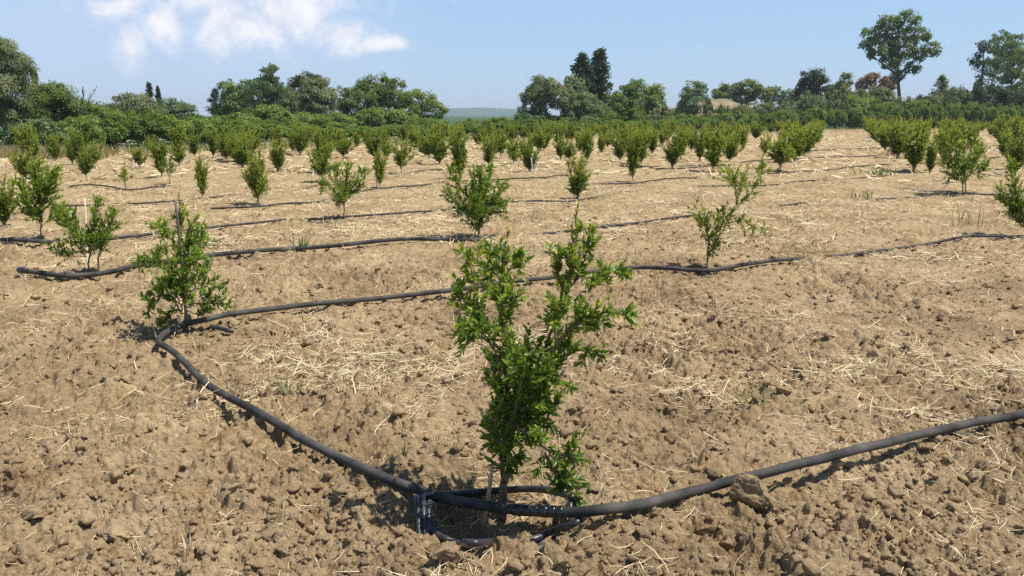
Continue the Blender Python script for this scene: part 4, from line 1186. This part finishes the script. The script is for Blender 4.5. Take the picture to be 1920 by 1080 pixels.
# dry grass strip at the left field edge, and along the back
def dry_strip():
    g = np.random.default_rng(9); mb = MB()
    n = 7000
    px = np.concatenate([g.uniform(-40, 200, n // 2), g.uniform(150, 1900, n // 2)])
    py = np.interp(px, EDGE[:, 0], EDGE[:, 1]) - g.uniform(-6, 3, n)
    py[:n // 2] = g.uniform(283, 300, n // 2)
    XY = np.array([on_ground(a, b) for a, b in zip(px, py)])
    H = g.uniform(.15, .5, n); H[:n // 2] *= 1.1
    D = nrm(np.stack([g.normal(0, .35, n), g.normal(0, .35, n), np.ones(n)], -1))
    leaves(mb, np.column_stack([XY, np.full(n, -.03)]), D, nrm(g.normal(0, 1, (n, 3)) * [1, 1, .2]), H, np.full(n, .05), np.clip(g.normal(.6, .25, n), 0, 1))
    tag(part('dry_grass', mb.mesh('dry_grass'), M['drygrass']), 'dry tan grass along the edge of the field', 'dry grass', kind='stuff')
dry_strip()

# ------------------------------------------------------------------ earth bank, rocks, hill, pylon
def mound(name, x0, x1, top, depth, thick, mat, label, seed, cat, res=(90, 26), rough=.12, plateau=.5):
    a = on_plane(x0, 216, depth)[0]; b = on_plane(x1, 216, depth)[0]; h = on_plane((x0 + x1) / 2, top, depth)[2]
    U, W = np.meshgrid(np.linspace(0, 1, res[0]), np.linspace(-1, 1, res[1]))
    X = a + (b - a) * U; Y = depth + thick * W
    prof = np.clip(np.sin(np.pi * U), 0, 1) ** plateau * np.clip(1 - W * W, 0, 1) ** .6
    Z = h * prof * (1 + rough * fbm(U * 7, W * 2 + 3, seed, 5)) - .3
    V = np.stack([X, Y, Z], -1).reshape(-1, 3)
    i = np.arange(res[1] - 1)[:, None] * res[0]; k = np.arange(res[0] - 1)[None]
    Q = np.stack([i + k, i + k + 1, i + res[0] + k + 1, i + res[0] + k], -1).reshape(-1, 4)
    o = part(name, mesh_np(name, V, Q, None, True), mat)
    return tag(o, label, cat, kind='structure')
mound('earth_bank', 1200, 1470, 190, 118, 6, M['bank'], 'bare brown earth bank among the trees', 5, 'bank', rough=.3)
mound('earth_bank', 1700, 1960, 186, 122, 6, M['bank'], 'low pale bank behind the orchard at right', 6, 'bank')
for k, (x, y, s, lb) in enumerate(((1412, 194, .55, 'pale rock on the bank, left and larger'), (1426, 195, .4, 'pale rock on the bank, right and smaller'))):
    V, T = lump_shape(3, 800 + k); mb = MB(); mb.add(V * s * np.array([1.2, .8, .7]), None, T)
    o = part('pale_rock', mb.mesh('pale_rock'), M['rock']); c = on_plane(x, y, 113.5); o.location = c
    tag(o, lb, 'rock', 'rocks on the bank')

m, nt, out = mat_base('wooded_hill')
geo = nd(nt, 'ShaderNodeNewGeometry'); nz = nd(nt, 'ShaderNodeTexNoise'); nz.inputs['Scale'].default_value = .02; nz.inputs['Detail'].default_value = 8; nz.inputs['Roughness'].default_value = .7
nt.links.new(geo.outputs['Position'], nz.inputs['Vector'])
c = ramp(nt, nz.outputs['Fac'], [(.35, (.03, .075, .06)), (.55, (.055, .115, .09)), (.75, (.11, .16, .12))])  # forest green shifted to blue-teal: part of the distance haze is in this colour
p = nd(nt, 'ShaderNodeBsdfPrincipled'); p.inputs['Roughness'].default_value = .95; p.inputs['Specular IOR Level'].default_value = .05
nt.links.new(c.outputs[0], p.inputs['Base Color']); nt.links.new(p.outputs[0], out.inputs[0]); M['hill'] = m
mound('hill', 805, 1005, 202.5, 3000, 1200, M['hill'], 'low wooded hill fading into blue haze', 15, 'hill', (220, 40), .09, .5)

def pylon():
    d = 1500; b = on_plane(932, 216, d); top = on_plane(932, 198, d)[2]
    t = thing('power_pylon', 'tiny pale power pylon before the hazy hill', 'pylon', (b[0], d, 0))
    o = (b[0], d, 0); mb = MB(); W = 1.6
    for sx in (-1, 1):
        for sy in (-1, 1):
            tube(mb, np.array([(b[0] + sx * W, d + sy * W, -.5), (b[0] + sx * W * .5, d + sy * W * .5, top * .6), (b[0], d, top)]), .28, 5)
    for k in range(7):
        z0 = top * k / 8; z1 = top * (k + 1) / 8; s = W * (1 - k / 8)
        tube(mb, np.array([(b[0] - s, d, z0), (b[0] + s * .9, d, z1)]), .14, 4); tube(mb, np.array([(b[0] + s, d, z0), (b[0] - s * .9, d, z1)]), .14, 4)
    part('tower', mb.mesh('tower', False, o), M['steel'], t)
    mb = MB(); tube(mb, np.array([(b[0] - 4, d, top * .8), (b[0] + 4, d, top * .8)]), .3, 5); tube(mb, np.array([(b[0] - 2.6, d, top * .93), (b[0] + 2.6, d, top * .93)]), .3, 5)
    part('crossarm', mb.mesh('crossarm', False, o), M['steel'], t)
    for sx in (-1, 1):
        mb = MB(); e = on_plane(910 if sx < 0 else 985, 208 if sx < 0 else 208.5, d + 60)
        a = np.array([b[0] + sx * 4, d, top * .8]); mid = (a + e) / 2; mid[2] -= 1.2
        tube(mb, catmull([a, mid, e], 8), .11, 4)
        part('wire', mb.mesh('wire', False, o), M['steel'], t)
pylon()

# ------------------------------------------------------------------ sky, sun, haze
SUN_EL, SUN_AZ = 64.0, 98.0          # azimuth clockwise from +Y (the view): sun to the right, a little behind
sd = bpy.data.lights.new('sun', 'SUN'); so = link(bpy.data.objects.new('sun', sd))
sd.energy = 5.0; sd.angle = R(.53); sd.color = (1.0, .95, .87)
dv = Vector((math.sin(R(SUN_AZ)) * math.cos(R(SUN_EL)), math.cos(R(SUN_AZ)) * math.cos(R(SUN_EL)), math.sin(R(SUN_EL))))
so.rotation_euler = dv.to_track_quat('Z', 'Y').to_euler()
so.location = (20, -10, 40)

w = bpy.data.worlds.new('World'); SC.world = w; w.use_nodes = True
nt = w.node_tree; nt.nodes.clear()
out = nd(nt, 'ShaderNodeOutputWorld'); bg = nd(nt, 'ShaderNodeBackground'); bg.inputs[1].default_value = .125
sky = nd(nt, 'ShaderNodeTexSky', sky_type='NISHITA'); sky.sun_disc = False
sky.sun_elevation = R(SUN_EL); sky.sun_rotation = R(SUN_AZ); sky.air_density = 1.0; sky.dust_density = .25; sky.ozone_density = 3.5; sky.altitude = 50
tc = nd(nt, 'ShaderNodeTexCoord'); sep = nd(nt, 'ShaderNodeSeparateXYZ'); nt.links.new(tc.outputs['Generated'], sep.inputs[0])
def mth(op, a, b=None, c=None, clamp=False):
    n = nd(nt, 'ShaderNodeMath', operation=op); n.use_clamp = clamp
    for i, v_ in enumerate((a, b, c)):
        if v_ is None: continue
        if isinstance(v_, (int, float)): n.inputs[i].default_value = v_
        else: nt.links.new(v_, n.inputs[i])
    return n.outputs[0]
ysafe = mth('MAXIMUM', sep.outputs['Y'], .05)
U_ = mth('DIVIDE', sep.outputs['X'], ysafe); V_ = mth('DIVIDE', sep.outputs['Z'], ysafe)
cmb = nd(nt, 'ShaderNodeCombineXYZ'); nt.links.new(U_, cmb.inputs[0]); nt.links.new(V_, cmb.inputs[1])
def sky_uv(x, y):
    a, b, c_ = ray(x, y); return a / b, c_ / b
def cnoise(scale, detail, rough, sx=1., dist=.0):
    mp = nd(nt, 'ShaderNodeMapping'); mp.inputs['Scale'].default_value = (sx, 1, 1); nt.links.new(cmb.outputs[0], mp.inputs[0])
    n = nd(nt, 'ShaderNodeTexNoise'); n.inputs['Scale'].default_value = scale; n.inputs['Detail'].default_value = detail; n.inputs['Roughness'].default_value = rough
    n.inputs['Distortion'].default_value = dist
    nt.links.new(mp.outputs[0], n.inputs['Vector']); return n.outputs['Fac']
def blob(x, y, rx, ry):
    cu, cv = sky_uv(x, y); ru, rv = rx * 1.12 / F_PX, ry * 1.12 / F_PX
    a = mth('DIVIDE', mth('SUBTRACT', U_, cu), ru); b = mth('DIVIDE', mth('SUBTRACT', V_, cv), rv)
    r2 = mth('ADD', mth('MULTIPLY', a, a), mth('MULTIPLY', b, b))
    return mth('SUBTRACT', 1.0, mth('SQRT', r2))
def union(bs):
    r = bs[0]
    for b in bs[1:]: r = mth('MAXIMUM', r, b)
    return r
dense = union([blob(*b) for b in ((440, 40, 95, 60), (520, 20, 100, 65), (310, 40, 55, 45), (225, 5, 60, 40), (375, 0, 80, 40), (245, 85, 30, 55), (635, 66, 62, 34), (590, 0, 60, 40), (705, 82, 50, 15), (455, -80, 320, 90))])
n1 = cnoise(19, 12, .62, .9, .35); n2 = cnoise(4.5, 5, .55, .7)
dm = mth('ADD', dense, mth('MULTIPLY', mth('SUBTRACT', n1, .5), 2.6))
dmask = nd(nt, 'ShaderNodeMapRange'); dmask.interpolation_type = 'SMOOTHSTEP'
nt.links.new(dm, dmask.inputs[0]); dmask.inputs[1].default_value = -.2; dmask.inputs[2].default_value = 1.05
veil = union([blob(*b) for b in ((100, 60, 420, 190), (420, 60, 420, 150), (250, 110, 130, 90))])
vm = mth('ADD', veil, mth('MULTIPLY', mth('SUBTRACT', n2, .5), 1.1))
vmask = nd(nt, 'ShaderNodeMapRange'); vmask.interpolation_type = 'SMOOTHSTEP'
nt.links.new(vm, vmask.inputs[0]); vmask.inputs[1].default_value = -.05; vmask.inputs[2].default_value = .95; vmask.inputs[4].default_value = .55
shade = ramp(nt, n1, [(.3, (5.4, 5.5, 6.0)), (.6, (7.2, 7.0, 7.0))])
lift_n = nd(nt, 'ShaderNodeMapRange'); nt.links.new(V_, lift_n.inputs[0]); lift_n.inputs[1].default_value = 0; lift_n.inputs[2].default_value = .35
el = nd(nt, 'ShaderNodeMapRange'); el.interpolation_type = 'SMOOTHSTEP'; nt.links.new(sep.outputs['Z'], el.inputs[0])
el.inputs[1].default_value = .15; el.inputs[2].default_value = .5; el.inputs[3].default_value = .68; el.inputs[4].default_value = 0.
SKY_C = mixc(nt, el.outputs[0], mixc(nt, 1.0, sky.outputs[0], (.8, .8, .8), 'MULTIPLY'), (2.75, 4.25, 6.35))
c1 = mixc(nt, vmask.outputs[0], SKY_C, (3.9, 4.7, 6.2))
c2 = mixc(nt, mth('MULTIPLY', dmask.outputs[0], .92), c1, shade.outputs[0])
nt.links.new(c2, bg.inputs[0]); nt.links.new(bg.outputs[0], out.inputs[0])

HAZE = .0003
if HAZE:
    me = mesh_np('haze', np.array([(x, y, z) for z in (-2.5, 60) for y in (-4300, 4300) for x in (-4300, 4300)], float),
                 np.array([[0, 2, 3, 1], [4, 5, 7, 6], [0, 1, 5, 4], [2, 6, 7, 3], [0, 4, 6, 2], [1, 3, 7, 5]]))
    m, nt, out = mat_base('thin_haze')
    pv = nd(nt, 'ShaderNodeVolumePrincipled'); pv.inputs['Color'].default_value = (.80, .88, 1.0, 1); pv.inputs['Density'].default_value = HAZE
    pv.inputs['Anisotropy'].default_value = 0.
    nt.links.new(pv.outputs[0], out.inputs['Volume'])
    o = part('haze', me, m); tag(o, 'thin blue summer haze over the field and hill', 'haze', kind='stuff')

# ------------------------------------------------------------------ render settings
SC.view_settings.view_transform = 'Standard'; SC.view_settings.look = 'None'
SC.view_settings.exposure = 0.3; SC.view_settings.gamma = 1.0
SC.cycles.max_bounces = 6; SC.cycles.diffuse_bounces = 4; SC.cycles.glossy_bounces = 2; SC.cycles.transmission_bounces = 4; SC.cycles.volume_bounces = 0
SC.cycles.use_denoising = False
SC.cycles.caustics_reflective = False; SC.cycles.caustics_refractive = False
